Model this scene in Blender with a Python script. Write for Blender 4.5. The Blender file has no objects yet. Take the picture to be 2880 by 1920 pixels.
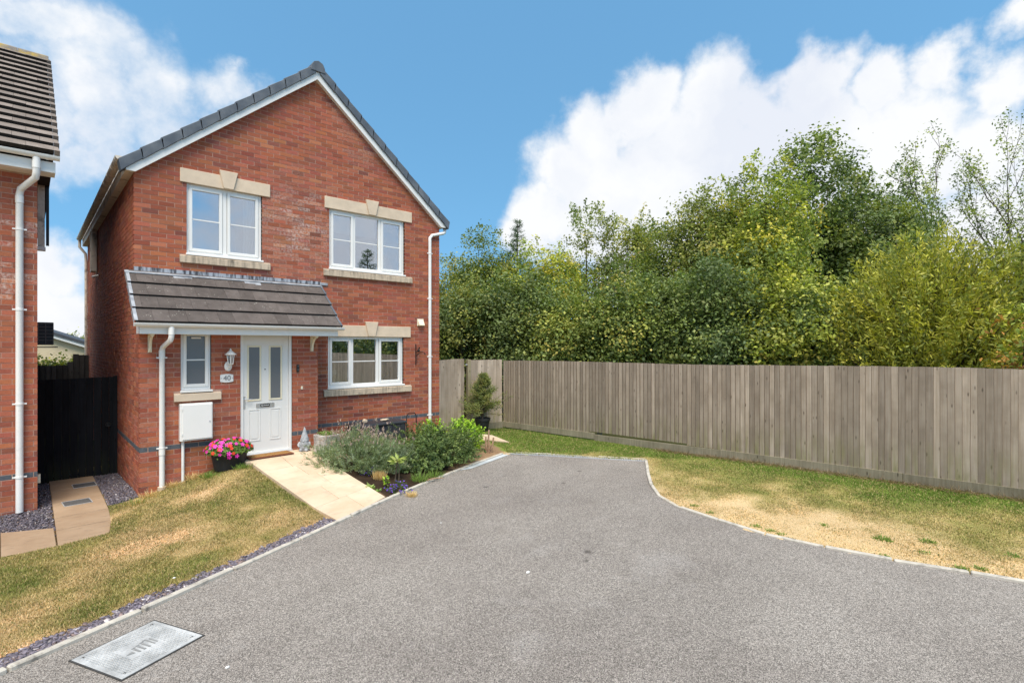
import bpy, bmesh, math, random
import numpy as np
from mathutils import Vector, Matrix

random.seed(7)
S = bpy.context.scene
COL = S.collection

# ------------------------------------------------------------------ camera
FPX, CXP, HYP = 1490.0, 1440.0, 972.0          # focal length and horizon in photograph pixels
AZ = math.radians(47.5)
FWD = np.array([math.cos(AZ), math.sin(AZ)])
RGT = np.array([math.sin(AZ), -math.cos(AZ)])
CAM = -8.40 * FWD + 6.0 * RGT
CAMZ = 1.845
cam_d = bpy.data.cameras.new('camera')
cam_d.sensor_width = 36.0
cam_d.lens = FPX / 2880.0 * 36.0
cam_d.shift_y = (HYP - 960.0) / 2880.0
cam_d.clip_start = 0.05
cam_d.clip_end = 3000.0
cam = bpy.data.objects.new('camera', cam_d)
COL.objects.link(cam)
cam.location = (CAM[0], CAM[1], CAMZ)
cam.rotation_euler = (math.radians(90), 0, AZ - math.radians(90))
S.camera = cam

def ray(x):
    return FWD + RGT * (x - CXP) / FPX
def on_z(x, y, z):
    t = (CAMZ - z) * FPX / (y - HYP)
    d = ray(x)
    return (CAM[0] + t * d[0], CAM[1] + t * d[1], z)
def at_depth(x, y, t):
    d = ray(x)
    return (CAM[0] + t * d[0], CAM[1] + t * d[1], CAMZ - t * (y - HYP) / FPX)

# ------------------------------------------------------------------ view, world, sun
S.render.engine = 'CYCLES'
S.view_settings.view_transform = 'Standard'
S.view_settings.look = 'None'
S.view_settings.gamma = 1.0
S.view_settings.use_curve_mapping = False
S.view_settings.exposure = 1.0
S.cycles.max_bounces = 6
S.cycles.transparent_max_bounces = 12
S.cycles.use_denoising = True

SUN_AZ_DIR = Vector((-0.42, -0.52, 1.30)).normalized()     # towards the sun
SUN_EL = math.asin(SUN_AZ_DIR.z)
sun_d = bpy.data.lights.new('sun', 'SUN')
sun_d.energy = 2.7
sun_d.angle = math.radians(34)
sun_d.color = (1.0, 0.91, 0.785)
sun = bpy.data.objects.new('sun', sun_d)
COL.objects.link(sun)
sun.location = (0, -10, 20)
sun.rotation_euler = SUN_AZ_DIR.to_track_quat('Z', 'Y').to_euler()

W = bpy.data.worlds.new('World')
S.world = W
W.use_nodes = True
wn, wl = W.node_tree.nodes, W.node_tree.links
wn.clear()
SKY_STRENGTH = 0.085
def wnode(t, **k):
    n = wn.new(t)
    for a, b in k.items():
        setattr(n, a, b)
    return n
def dir_of(px, py):
    d = ray(px)
    v = Vector((d[0], d[1], -(py - HYP) / FPX))
    return v.normalized()
w_out = wnode('ShaderNodeOutputWorld')
w_bg = wnode('ShaderNodeBackground')
w_bg.inputs['Strength'].default_value = SKY_STRENGTH
wl.new(w_bg.outputs[0], w_out.inputs['Surface'])
sky = wnode('ShaderNodeTexSky', sky_type='NISHITA')
sky.sun_disc = False
sky.sun_elevation = SUN_EL
sky.sun_rotation = math.atan2(SUN_AZ_DIR.x, SUN_AZ_DIR.y)
sky.altitude = 50
sky.air_density = 1.0
sky.dust_density = 0.1
sky.ozone_density = 2.2
tc = wnode('ShaderNodeTexCoord')
lift = wnode('ShaderNodeVectorMath', operation='ADD')      # no bright horizon band: the low sky keeps the blue of the sky above it
lift.inputs[1].default_value = (0, 0, 0.36)
wl.new(tc.outputs['Generated'], lift.inputs[0])
lnorm = wnode('ShaderNodeVectorMath', operation='NORMALIZE')
wl.new(lift.outputs[0], lnorm.inputs[0])
wl.new(lnorm.outputs[0], sky.inputs['Vector'])
# warp the direction a little so that the cloud edges billow
nz1 = wnode('ShaderNodeTexNoise')
nz1.inputs['Scale'].default_value = 7.0
nz1.inputs['Detail'].default_value = 8.0
nz1.inputs['Roughness'].default_value = 0.58
wl.new(tc.outputs['Generated'], nz1.inputs['Vector'])
vsub = wnode('ShaderNodeVectorMath', operation='SUBTRACT')
wl.new(nz1.outputs['Color'], vsub.inputs[0])
vsub.inputs[1].default_value = (0.5, 0.5, 0.5)
vsc = wnode('ShaderNodeVectorMath', operation='SCALE')
vsc.inputs['Scale'].default_value = 0.17
wl.new(vsub.outputs[0], vsc.inputs[0])
vadd = wnode('ShaderNodeVectorMath', operation='ADD')
wl.new(tc.outputs['Generated'], vadd.inputs[0])
wl.new(vsc.outputs[0], vadd.inputs[1])
blobs = []
for px, py, r, wgt in [
    (1540, 610, 130, 1.0), (1590, 460, 150, 1.0), (1690, 360, 150, 1.0), (1820, 290, 140, 1.0), (1990, 290, 150, 1.0), (2130, 300, 140, 1.0),
    (2270, 235, 140, 1.0), (2440, 220, 125, 1.0), (2610, 200, 140, .95), (2760, 260, 140, .9), (1490, 690, 110, 1.0), (1700, 570, 260, 1.1),
    (1950, 500, 290, 1.1), (2220, 440, 270, 1.1), (2480, 420, 260, 1.05), (2740, 440, 240, 1.0), (2900, 60, 130, .85), (1900, 720, 320, 1.1),
    (2320, 680, 320, 1.1), (2760, 700, 300, 1.1), (3100, 420, 330, .9), (3200, 900, 400, 1.0),
    (20, 60, 190, .70), (150, 110, 190, .64), (300, 150, 170, .60), (430, 230, 200, .62), (270, 290, 230, .66), (480, 340, 200, .60), (640, 235, 130, .56),
    (670, 185, 70, .54), (310, 440, 200, .60), (170, 440, 180, .64), (480, 450, 140, .52), (60, 300, 190, .66), (140, 790, 150, 1.0), (90, 900, 170, 1.0), (210, 930, 150, 1.0), (-200, 250, 300, .85), (-400, 700, 300, .85),
]:
    c = dir_of(px, py)
    tt = ((px - CXP) / FPX) ** 2 + ((py - HYP) / FPX) ** 2
    blobs.append((c, r / FPX / (1 + tt) ** 0.75, wgt))
rb = random.Random(11)
view_dir = dir_of(1440, 500)
k = 0
while k < 16:                                    # the same broken cumulus all round
    el = math.radians(rb.uniform(4, 60)); az = rb.uniform(0, 2 * math.pi)
    c = Vector((math.cos(el) * math.cos(az), math.cos(el) * math.sin(az), math.sin(el)))
    if c.angle(view_dir) < math.radians(62):
        continue
    blobs.append((c, rb.uniform(.16, .34), rb.uniform(.75, 1.05)))
    k += 1
prev = None
for c, r, wgt in blobs:
    d = wnode('ShaderNodeVectorMath', operation='DISTANCE')
    wl.new(vadd.outputs[0], d.inputs[0])
    d.inputs[1].default_value = c
    m = wnode('ShaderNodeMapRange')
    m.inputs['From Min'].default_value = 0.35 * r
    m.inputs['From Max'].default_value = r * 1.25
    m.inputs['To Min'].default_value = wgt
    m.inputs['To Max'].default_value = 0.0
    wl.new(d.outputs['Value'], m.inputs['Value'])
    if prev is None:
        prev = m.outputs[0]
    else:
        mx = wnode('ShaderNodeMath', operation='SMOOTH_MAX')
        mx.inputs[2].default_value = 0.08
        wl.new(prev, mx.inputs[0]); wl.new(m.outputs[0], mx.inputs[1])
        prev = mx.outputs[0]
nz2 = wnode('ShaderNodeTexNoise')
nz2.inputs['Scale'].default_value = 15.0
nz2.inputs['Detail'].default_value = 9.0
nz2.inputs['Roughness'].default_value = 0.6
wl.new(tc.outputs['Generated'], nz2.inputs['Vector'])
ns = wnode('ShaderNodeMath', operation='MULTIPLY_ADD')
wl.new(nz2.outputs['Fac'], ns.inputs[0]); ns.inputs[1].default_value = 0.75; ns.inputs[2].default_value = -0.375
den = wnode('ShaderNodeMath', operation='ADD')
wl.new(prev, den.inputs[0]); wl.new(ns.outputs[0], den.inputs[1])
fac = wnode('ShaderNodeMapRange', interpolation_type='SMOOTHSTEP')
fac.inputs['From Min'].default_value = 0.22
fac.inputs['From Max'].default_value = 0.86
wl.new(den.outputs[0], fac.inputs['Value'])
# cloud body: bright with soft bluish-grey modelling
nz3 = wnode('ShaderNodeTexNoise')
nz3.inputs['Scale'].default_value = 5.0
nz3.inputs['Detail'].default_value = 6.0
wl.new(vadd.outputs[0], nz3.inputs['Vector'])
cr = wnode('ShaderNodeMix', data_type='RGBA')
cm = wnode('ShaderNodeMapRange')
cm.inputs['From Min'].default_value = 0.38
cm.inputs['From Max'].default_value = 0.62
wl.new(nz3.outputs['Fac'], cm.inputs['Value'])
wl.new(cm.outputs[0], cr.inputs['Factor'])
CB = 1.0 / SKY_STRENGTH
cr.inputs['A'].default_value = (.415 * CB, .436 * CB, .480 * CB, 1)
cr.inputs['B'].default_value = (.495 * CB, .502 * CB, .512 * CB, 1)
cool = wnode('ShaderNodeMix', data_type='RGBA', blend_type='MULTIPLY')
cool.inputs['Factor'].default_value = 1.0
cool.inputs['B'].default_value = (1.18, 1.70, 1.56, 1)
wl.new(sky.outputs[0], cool.inputs['A'])
mixw = wnode('ShaderNodeMix', data_type='RGBA')
wl.new(fac.outputs[0], mixw.inputs['Factor'])
wl.new(cool.outputs['Result'], mixw.inputs['A'])
wl.new(cr.outputs['Result'], mixw.inputs['B'])
wl.new(mixw.outputs['Result'], w_bg.inputs['Color'])
W.cycles.sampling_method = 'MANUAL'
W.cycles.sample_map_resolution = 512

# ------------------------------------------------------------------ helpers: objects
def link(o, parent=None):
    COL.objects.link(o)
    if parent is not None:
        o.parent = parent
    return o
def tag(o, label, cat, group=None):
    o['label'] = label
    o['category'] = cat
    if group:
        o['group'] = group
    return o
def thing(name, label, cat, loc=(0, 0, 0), rotz=0.0, group=None):
    o = bpy.data.objects.new(name, None)
    o.empty_display_size = 0.1
    COL.objects.link(o)
    o.location = loc
    o.rotation_euler = (0, 0, rotz)
    return tag(o, label, cat, group)
def kind(o, k):
    o['kind'] = k
    return o

class MB:
    """collects boxes, prisms and tubes; build() links them as ONE mesh"""
    def __init__(s):
        s.v, s.f, s.c = [], [], []
    def add(s, verts, faces, col=None):
        n = len(s.v)
        s.v += [tuple(p) for p in verts]
        s.f += [tuple(i + n for i in f) for f in faces]
        s.c += [col or (1, 1, 1, 1)] * len(verts)
        return s
    def box(s, a, b, col=None):
        (x0, y0, z0), (x1, y1, z1) = a, b
        return s.add([(x0, y0, z0), (x1, y0, z0), (x1, y1, z0), (x0, y1, z0), (x0, y0, z1), (x1, y0, z1), (x1, y1, z1), (x0, y1, z1)],
                     [(0, 3, 2, 1), (4, 5, 6, 7), (0, 1, 5, 4), (1, 2, 6, 5), (2, 3, 7, 6), (3, 0, 4, 7)], col)
    def frame(s, x0, x1, z0, z1, w, y0, y1, wb=None, wt=None):
        """rectangular ring in the XZ plane, mitre-free, between y0 and y1"""
        wb = w if wb is None else wb
        wt = w if wt is None else wt
        s.box((x0, y0, z0), (x0 + w, y1, z1)); s.box((x1 - w, y0, z0), (x1, y1, z1))
        s.box((x0 + w, y0, z0), (x1 - w, y1, z0 + wb)); s.box((x0 + w, y0, z1 - wt), (x1 - w, y1, z1))
        return s
    def prism(s, pts, d, col=None):
        """closed polygon pts (3-D, coplanar) pushed along vector d"""
        n = len(pts)
        q = [(p[0] + d[0], p[1] + d[1], p[2] + d[2]) for p in pts]
        return s.add(list(pts) + q, [tuple(range(n))[::-1], tuple(range(n, 2 * n))] + [(i, (i + 1) % n, n + (i + 1) % n, n + i) for i in range(n)], col)
    def tube(s, pts, r, n=10, caps=True, col=None):
        pts = [Vector(p) for p in pts]
        rs = r if isinstance(r, (list, tuple)) else [r] * len(pts)
        vs, fs = [], []
        ref = None
        for i, p in enumerate(pts):
            if i == 0: t = pts[1] - pts[0]
            elif i == len(pts) - 1: t = pts[-1] - pts[-2]
            else: t = (pts[i + 1] - p).normalized() + (p - pts[i - 1]).normalized()
            t.normalize()
            if ref is None:
                ref = Vector((0, 0, 1)) if abs(t.z) < .9 else Vector((1, 0, 0))
            u = t.cross(ref).normalized()
            w = u.cross(t).normalized()
            ref = w
            for k in range(n):
                a = 2 * math.pi * k / n
                vs.append(p + (u * math.cos(a) + w * math.sin(a)) * rs[i])
        for i in range(len(pts) - 1):
            for k in range(n):
                k2 = (k + 1) % n
                fs.append((i * n + k, i * n + k2, (i + 1) * n + k2, (i + 1) * n + k))
        if caps:
            fs.append(tuple(range(n))[::-1]); fs.append(tuple((len(pts) - 1) * n + k for k in range(n)))
        return s.add(vs, fs, col)
    def lathe(s, prof, n=16, sx=1.0, sy=1.0, o=(0, 0, 0), col=None):
        vs, fs = [], []
        for r, z in prof:
            for k in range(n):
                a = 2 * math.pi * k / n
                vs.append((o[0] + r * sx * math.cos(a), o[1] + r * sy * math.sin(a), o[2] + z))
        for i in range(len(prof) - 1):
            for k in range(n):
                k2 = (k + 1) % n
                fs.append((i * n + k, i * n + k2, (i + 1) * n + k2, (i + 1) * n + k))
        fs.append(tuple(range(n))[::-1]); fs.append(tuple((len(prof) - 1) * n + k for k in range(n)))
        return s.add(vs, fs, col)
    def mesh(s, name, m, smooth=False, bevel=0.0):
        me = bpy.data.meshes.new(name)
        me.from_pydata(s.v, [], s.f)
        a = me.color_attributes.new('col', 'FLOAT_COLOR', 'POINT')
        a.data.foreach_set('color', np.array(s.c, dtype=np.float32).ravel())
        bm = bmesh.new(); bm.from_mesh(me)
        bmesh.ops.recalc_face_normals(bm, faces=bm.faces)
        if bevel > 0:
            bmesh.ops.bevel(bm, geom=list(bm.edges), offset=bevel, segments=1, profile=0.7, affect='EDGES')
        bm.to_mesh(me); bm.free()
        if smooth:
            me.shade_smooth()
            me.set_sharp_from_angle(angle=math.radians(38))
        if m is not None:
            me.materials.append(M[m] if isinstance(m, str) else m)
        return me
    def build(s, name, m, parent=None, smooth=False, bevel=0.0, loc=None, rotz=None):
        o = bpy.data.objects.new(name, s.mesh(name, m, smooth, bevel))
        link(o, parent)
        if loc is not None: o.location = loc
        if rotz is not None: o.rotation_euler = (0, 0, rotz)
        return o

def mesh_np(name, V, faces, cols, m, smooth=False):
    """V (n,3), faces (m,k) with one k, cols (n,4)"""
    me = bpy.data.meshes.new(name)
    nf, kk = faces.shape
    me.vertices.add(len(V)); me.vertices.foreach_set('co', V.astype(np.float32).ravel())
    me.loops.add(nf * kk); me.loops.foreach_set('vertex_index', faces.astype(np.int32).ravel())
    me.polygons.add(nf)
    me.polygons.foreach_set('loop_start', (np.arange(nf) * kk).astype(np.int32))
    me.polygons.foreach_set('loop_total', np.full(nf, kk, np.int32))
    if cols is not None:
        a = me.color_attributes.new('col', 'FLOAT_COLOR', 'POINT')
        a.data.foreach_set('color', cols.astype(np.float32).ravel())
    if smooth:
        me.polygons.foreach_set('use_smooth', np.ones(nf, bool))
    me.update(calc_edges=True)
    me.materials.append(M[m] if isinstance(m, str) else m)
    return me
def obj_np(name, V, faces, cols, m, parent=None, smooth=False):
    return link(bpy.data.objects.new(name, mesh_np(name, V, faces, cols, m, smooth)), parent)

# ------------------------------------------------------------------ helpers: noise and polygons (numpy)
_rs = np.random.RandomState(5)
_LAT = _rs.rand(256, 256)
def vnoise(x, y, s=1.0, o=0.0):
    x = np.asarray(x) * s + o; y = np.asarray(y) * s + o * 1.7
    xi = np.floor(x).astype(int); yi = np.floor(y).astype(int)
    fx = x - xi; fy = y - yi
    fx = fx * fx * (3 - 2 * fx); fy = fy * fy * (3 - 2 * fy)
    g = lambda a, b: _LAT[a & 255, b & 255]
    return (g(xi, yi) * (1 - fx) + g(xi + 1, yi) * fx) * (1 - fy) + (g(xi, yi + 1) * (1 - fx) + g(xi + 1, yi + 1) * fx) * fy
def fbm(x, y, s=1.0, o=0.0, n=4):
    t, a, tot = 0, 1.0, 0
    for i in range(n):
        t = t + a * vnoise(x, y, s * 2 ** i, o + 13.1 * i); tot += a; a *= .5
    return t / tot
def inside(px, py, poly):
    px = np.asarray(px); py = np.asarray(py)
    r = np.zeros(px.shape, bool)
    n = len(poly)
    for i in range(n):
        x0, y0 = poly[i][0], poly[i][1]; x1, y1 = poly[(i + 1) % n][0], poly[(i + 1) % n][1]
        c = ((y0 > py) != (y1 > py)) & (px < (x1 - x0) * (py - y0) / ((y1 - y0) if y1 != y0 else 1e-9) + x0)
        r ^= c
    return r
def dist_poly(px, py, pts, closed=False):
    px = np.asarray(px, float); py = np.asarray(py, float)
    d = np.full(px.shape, 1e9)
    n = len(pts)
    for i in range(n if closed else n - 1):
        ax, ay = pts[i][0], pts[i][1]; bx, by = pts[(i + 1) % n][0], pts[(i + 1) % n][1]
        l2 = (bx - ax) ** 2 + (by - ay) ** 2 + 1e-12
        t = np.clip(((px - ax) * (bx - ax) + (py - ay) * (by - ay)) / l2, 0, 1)
        d = np.minimum(d, np.hypot(px - ax - t * (bx - ax), py - ay - t * (by - ay)))
    return d

# ------------------------------------------------------------------ materials
M = {}
class NT:
    def __init__(s, name):
        s.m = bpy.data.materials.new(name); s.m.use_nodes = True
        s.n, s.l = s.m.node_tree.nodes, s.m.node_tree.links
        s.b = s.n['Principled BSDF']
        M[name] = s.m
    def node(s, t, ins=None, **k):
        n = s.n.new(t)
        for a, b in k.items(): setattr(n, a, b)
        for a, b in (ins or {}).items():
            if hasattr(b, 'bl_idname') or isinstance(b, bpy.types.NodeSocket): s.l.new(b, n.inputs[a])
            else: n.inputs[a].default_value = b
        return n
    def coord(s, which='Object', scale=(1, 1, 1), rnd=False):
        t = s.node('ShaderNodeTexCoord').outputs[which]
        if rnd:
            oi = s.node('ShaderNodeObjectInfo')
            ml = s.node('ShaderNodeMath', {0: oi.outputs['Random'], 1: 37.0}, operation='MULTIPLY')
            cb = s.node('ShaderNodeCombineXYZ', {0: ml.outputs[0], 1: ml.outputs[0], 2: ml.outputs[0]})
            t = s.node('ShaderNodeVectorMath', {0: t, 1: cb.outputs[0]}, operation='ADD').outputs[0]
        return s.node('ShaderNodeMapping', {'Vector': t, 'Scale': scale}).outputs[0]
    def pos(s, scale=(1, 1, 1)):
        return s.node('ShaderNodeMapping', {'Vector': s.node('ShaderNodeNewGeometry').outputs['Position'], 'Scale': scale}).outputs[0]
    def noise(s, vec, scale, detail=4.0, rough=0.55):
        return s.node('ShaderNodeTexNoise', {'Vector': vec, 'Scale': scale, 'Detail': detail, 'Roughness': rough}).outputs['Fac']
    def ramp(s, fac, a, b, c0=0.0, c1=1.0, smooth=False):
        return s.node('ShaderNodeMapRange', {'Value': fac, 'From Min': a, 'From Max': b, 'To Min': c0, 'To Max': c1},
                      interpolation_type='SMOOTHSTEP' if smooth else 'LINEAR').outputs[0]
    def mix(s, fac, a, b, mode='MIX'):
        n = s.node('ShaderNodeMix', data_type='RGBA', blend_type=mode)
        for key, v in (('Factor', fac), ('A', a), ('B', b)):
            if isinstance(v, bpy.types.NodeSocket): s.l.new(v, n.inputs[key])
            elif key == 'Factor': n.inputs[key].default_value = v
            else: n.inputs[key].default_value = (v[0], v[1], v[2], 1)
        return n.outputs['Result']
    def math(s, op, a, b):
        return s.node('ShaderNodeMath', {0: a, 1: b}, operation=op).outputs[0]
    def attr(s, name='col'):
        return s.node('ShaderNodeAttribute', attribute_name=name)
    def set(s, **k):
        for a, v in k.items():
            key = {'base': 'Base Color', 'rough': 'Roughness', 'metal': 'Metallic', 'spec': 'Specular IOR Level'}.get(a, a)
            if isinstance(v, bpy.types.NodeSocket): s.l.new(v, s.b.inputs[key])
            elif isinstance(v, tuple): s.b.inputs[key].default_value = (v[0], v[1], v[2], 1)
            else: s.b.inputs[key].default_value = v
        return s
    def bump(s, h, strength=0.3, dist=0.01):
        n = s.node('ShaderNodeBump', {'Height': h, 'Strength': strength, 'Distance': dist})
        s.l.new(n.outputs[0], s.b.inputs['Normal'])
        return s

def simple(name, c, rough=.5, var=.12, scale=8.0, bump=0.0, metal=0.0, spec=.4, rnd=False, dirt=None, bscale=None):
    t = NT(name)
    co = t.coord('Object', rnd=rnd)
    n = t.noise(co, scale, 5)
    base = t.mix(t.ramp(n, .3, .7), tuple(x * (1 - var) for x in c), tuple(min(1, x * (1 + var)) for x in c))
    if dirt:
        d = t.ramp(t.noise(co, dirt[1], 6, .65), dirt[2], dirt[2] + .18)
        base = t.mix(d, base, dirt[0])
    t.set(base=base, rough=rough, metal=metal, spec=spec)
    if bump:
        t.bump(t.noise(co, bscale or scale * 6, 4), bump, .005)
    return t

def brick_material():
    t = NT('brick')
    a = t.attr('col')
    p = t.pos()
    n = t.noise(p, 55, 5, .65)
    n2 = t.noise(t.pos((14, 14, 60)), 1.0, 4, .6)
    b = t.mix(t.ramp(n, .25, .75), t.mix(1.0, a.outputs['Color'], (.80, .77, .75), 'MULTIPLY'), t.mix(1.0, a.outputs['Color'], (1.18, 1.18, 1.18), 'MULTIPLY'))
    b = t.mix(t.ramp(n2, .55, .8, 0, .35), b, (.16, .065, .050))
    bl = t.math('MULTIPLY', t.ramp(t.noise(p, 26, 4, .6), .38, .72), a.outputs['Alpha'])
    b = t.mix(bl, b, (.58, .46, .41))
    t.set(base=b, rough=.88, spec=.25)
    t.bump(t.noise(p, 160, 4), .5, .004)
brick_material()
t = NT('mortar')
p = t.pos()
base = t.mix(t.ramp(t.noise(p, 1.6, 4), .35, .7), (.47, .285, .215), (.55, .38, .30))
base = t.mix(t.ramp(t.noise(p, 30, 4), .35, .75, 0, .5), base, (.38, .22, .17))
t.set(base=base, rough=.95, spec=.15).bump(t.noise(p, 220, 3), .5, .004)
simple('blue_brick', (.085, .095, .11), .7, .18, 30, .25)
simple('bath_stone', (.655, .525, .39), .85, .09, 6, .2, bscale=90)
t = NT('sill_stone')
p = t.pos()
st = t.ramp(t.noise(t.pos((26, 26, 2.2)), 1.0, 5, .6), .40, .68)
st2 = t.ramp(t.noise(p, 7, 5, .6), .36, .60)
t.set(base=t.mix(t.math('MULTIPLY', st, st2), (.58, .465, .345), (.17, .145, .115)), rough=.9, spec=.2).bump(t.noise(p, 120, 4), .3, .004)
simple('upvc', (.80, .785, .755), .32, .02, 4, spec=.45)
t = NT('door_white'); t.set(base=(.74, .728, .70), rough=.38, spec=.45)
t.bump(t.noise(t.pos((70, 70, 6)), 1.0, 3), .10, .002)
simple('upvc_cream', (.76, .69, .52), .45, .03, 4)
simple('gutter_dirty', (.66, .59, .50), .55, .10, 5, dirt=((.24, .20, .155), 6, .52))
simple('white_pvc_pipe', (.80, .785, .76), .35, .03, 3, dirt=((.62, .61, .58), 4, .60))
t = NT('verge_grey'); co = t.coord('Object', rnd=True)
t.set(base=t.mix(t.ramp(t.noise(co, 3.5, 5), .35, .7), (.075, .090, .112), (.15, .165, .185)), rough=.6, spec=.4).bump(t.noise(co, 60, 3), .15, .004)
def tile_material(name, c0, c1, lich):
    t = NT(name); co = t.coord('Object', rnd=True)
    oi = t.node('ShaderNodeObjectInfo').outputs['Random']
    b = t.mix(t.ramp(t.noise(co, 5, 6, .65), .3, .7), c0, c1)
    b = t.mix(t.math('MULTIPLY', oi, .55), b, tuple(x * .62 for x in c0))
    sp = t.ramp(t.node('ShaderNodeTexVoronoi', {'Vector': co, 'Scale': 22.0, 'Randomness': 1.0}).outputs['Distance'], .20, .13)
    sp = t.math('MULTIPLY', sp, t.ramp(t.noise(co, 9, 3), .52, .62))
    b = t.mix(sp, b, lich)
    dk = t.ramp(t.noise(co, 13, 5, .7), .60, .74)
    b = t.mix(dk, b, tuple(x * .35 for x in c0))
    t.set(base=b, rough=.92, spec=.2).bump(t.noise(co, 130, 5, .7), .55, .006)
tile_material('porch_tile', (.090, .075, .068), (.150, .126, .115), (.36, .35, .30))
tile_material('roof_tile', (.20, .165, .140), (.30, .25, .215), (.46, .40, .28))
simple('tile_edge_shade', (.028, .024, .021), .95, .3, 20)  # near-black tile butts: the shadow line under each course painted in
simple('ridge_lichen', (.20, .175, .15), .95, .2, 10, .3, dirt=((.42, .29, .07), 7, .46))
t = NT('lead'); p = t.pos((7, 7, 2.2))
t.set(base=t.mix(t.ramp(t.noise(p, 1.0, 5, .6), .36, .66), (.20, .215, .245), (.42, .44, .47)), rough=.55, metal=.15, spec=.4).bump(t.noise(t.pos(), 18, 3), .25, .01)
t = NT('lead_stain'); p = t.pos((20, 20, 3))
t.set(base=t.mix(t.ramp(t.noise(p, 1.0, 5, .6), .42, .58), (.055, .055, .065), (.36, .38, .42)), rough=.6, metal=.1)
# glass: part mirror, part clear
t = NT('glass')
t.n.remove(t.b)
gl = t.node('ShaderNodeBsdfGlossy', {'Color': (.93, .95, 1.0, 1), 'Roughness': 0.0})
tr = t.node('ShaderNodeBsdfTransparent', {'Color': (.80, .84, .83, 1)})
lw = t.node('ShaderNodeFresnel', {'IOR': 1.52})
fm = t.math('MULTIPLY_ADD', lw.outputs[0], 1.1); fm.node.inputs[2].default_value = 0.36
mx = t.node('ShaderNodeMixShader', {0: fm, 1: tr.outputs[0], 2: gl.outputs[0]})
t.l.new(mx.outputs[0], t.n['Material Output'].inputs['Surface'])
t = NT('glass_obscure')
t.set(base=(.13, .14, .155), rough=.16, spec=.8).bump(t.noise(t.pos((140, 140, 50)), 1.0, 3), .18, .003)
simple('room_wall', (.50, .48, .44), .9, .04, 2)
simple('room_dark', (.10, .095, .09), .9, .04, 2)
simple('blind_green', (.30, .34, .24), .8, .06, 20)
simple('blind_white', (.72, .74, .78), .8, .04, 20)
simple('curtain', (.62, .66, .64), .85, .1, 12)
simple('curtain_green', (.34, .42, .28), .85, .12, 12)
simple('black_plastic', (.018, .018, .02), .45, .2, 20)
simple('black_iron', (.014, .013, .013), .6, .2, 20)
simple('chrome', (.62, .62, .62), .25, .05, 10, metal=.9)
simple('grey_number', (.16, .16, .17), .4, .05, 10)
simple('plaque_white', (.74, .74, .72), .4, .03, 10)
simple('dark_box', (.035, .037, .045), .5, .15, 12)
simple('tub_dark', (.022, .022, .025), .55, .2, 12)
simple('rubber_mat', (.06, .06, .06), .9, .2, 60)
t = NT('coir'); co = t.coord('Object')
t.set(base=t.mix(t.ramp(t.noise(co, 70, 4, .7), .35, .65), (.22, .10, .03), (.46, .26, .10)), rough=1.0, spec=.1).bump(t.noise(co, 260, 3), 1.0, .01)
simple('coir_edge', (.17, .055, .03), 1.0, .2, 60)
simple('gnome_stone', (.33, .345, .36), .9, .35, 22, .8, bscale=70)
simple('planter_stone', (.50, .46, .42), .9, .2, 10, .3, dirt=((.27, .24, .22), 14, .46))
simple('buff_pebble', (.55, .43, .31), .9, .15, 14, .2)
simple('yellow_ball', (.80, .62, .06), .5, .05, 5)
def wood_material(name, c0, c1, cd, green=None, blackness=None):
    t = NT(name); co = t.coord('Object', rnd=True)
    oi = t.node('ShaderNodeObjectInfo').outputs['Random']
    st = t.node('ShaderNodeMapping', {'Vector': co, 'Scale': (34, 34, 1.1)}).outputs[0]
    wv = t.noise(st, 1.0, 6, .65)
    b = t.mix(t.ramp(wv, .3, .72), c0, c1)
    b = t.mix(t.ramp(t.noise(co, 2.4, 4), .4, .72, 0, .6), b, tuple(x * .68 for x in c0))
    tint = t.node('ShaderNodeMapRange', {'Value': oi, 'To Min': .72, 'To Max': 1.16}).outputs[0]
    tc3 = t.node('ShaderNodeCombineXYZ', {0: tint, 1: tint, 2: tint}).outputs[0]
    b = t.mix(1.0, b, tc3, 'MULTIPLY')
    kn = t.node('ShaderNodeTexVoronoi', {'Vector': t.node('ShaderNodeMapping', {'Vector': co, 'Scale': (11.0, 11.0, 3.6)}).outputs[0], 'Scale': 1.0}).outputs['Distance']
    b = t.mix(t.ramp(kn, .16, .05), b, cd)
    if green:
        gz_ = t.node('ShaderNodeSeparateXYZ', {0: t.node('ShaderNodeTexCoord').outputs['Object']}).outputs[2]
        g = t.math('MULTIPLY', t.ramp(gz_, green[1], green[0]), t.ramp(t.noise(t.node('ShaderNodeMapping', {'Vector': co, 'Scale': (8, 8, 1.4)}).outputs[0], 1.0, 3), .42, .7))
        b = t.mix(g, b, green[2])
    t.set(base=b, rough=.92, spec=.15).bump(t.math('ADD', wv, t.math('MULTIPLY', kn, -.3)), .5, .006)
wood_material('fence_wood', (.36, .282, .212), (.53, .445, .36), (.13, .10, .075), (.0, .6, (.26, .24, .11)))
wood_material('post_wood', (.22, .185, .12), (.36, .31, .20), (.10, .08, .05), (.0, .9, (.22, .21, .09)))
wood_material('gravel_wood', (.19, .165, .11), (.31, .275, .20), (.07, .06, .04))
wood_material('black_wood', (.010, .011, .013), (.020, .021, .024), (.006, .006, .006), (.0, .5, (.035, .04, .02)))
wood_material('grey_black_wood', (.045, .045, .045), (.085, .08, .075), (.02, .02, .02))
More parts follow.
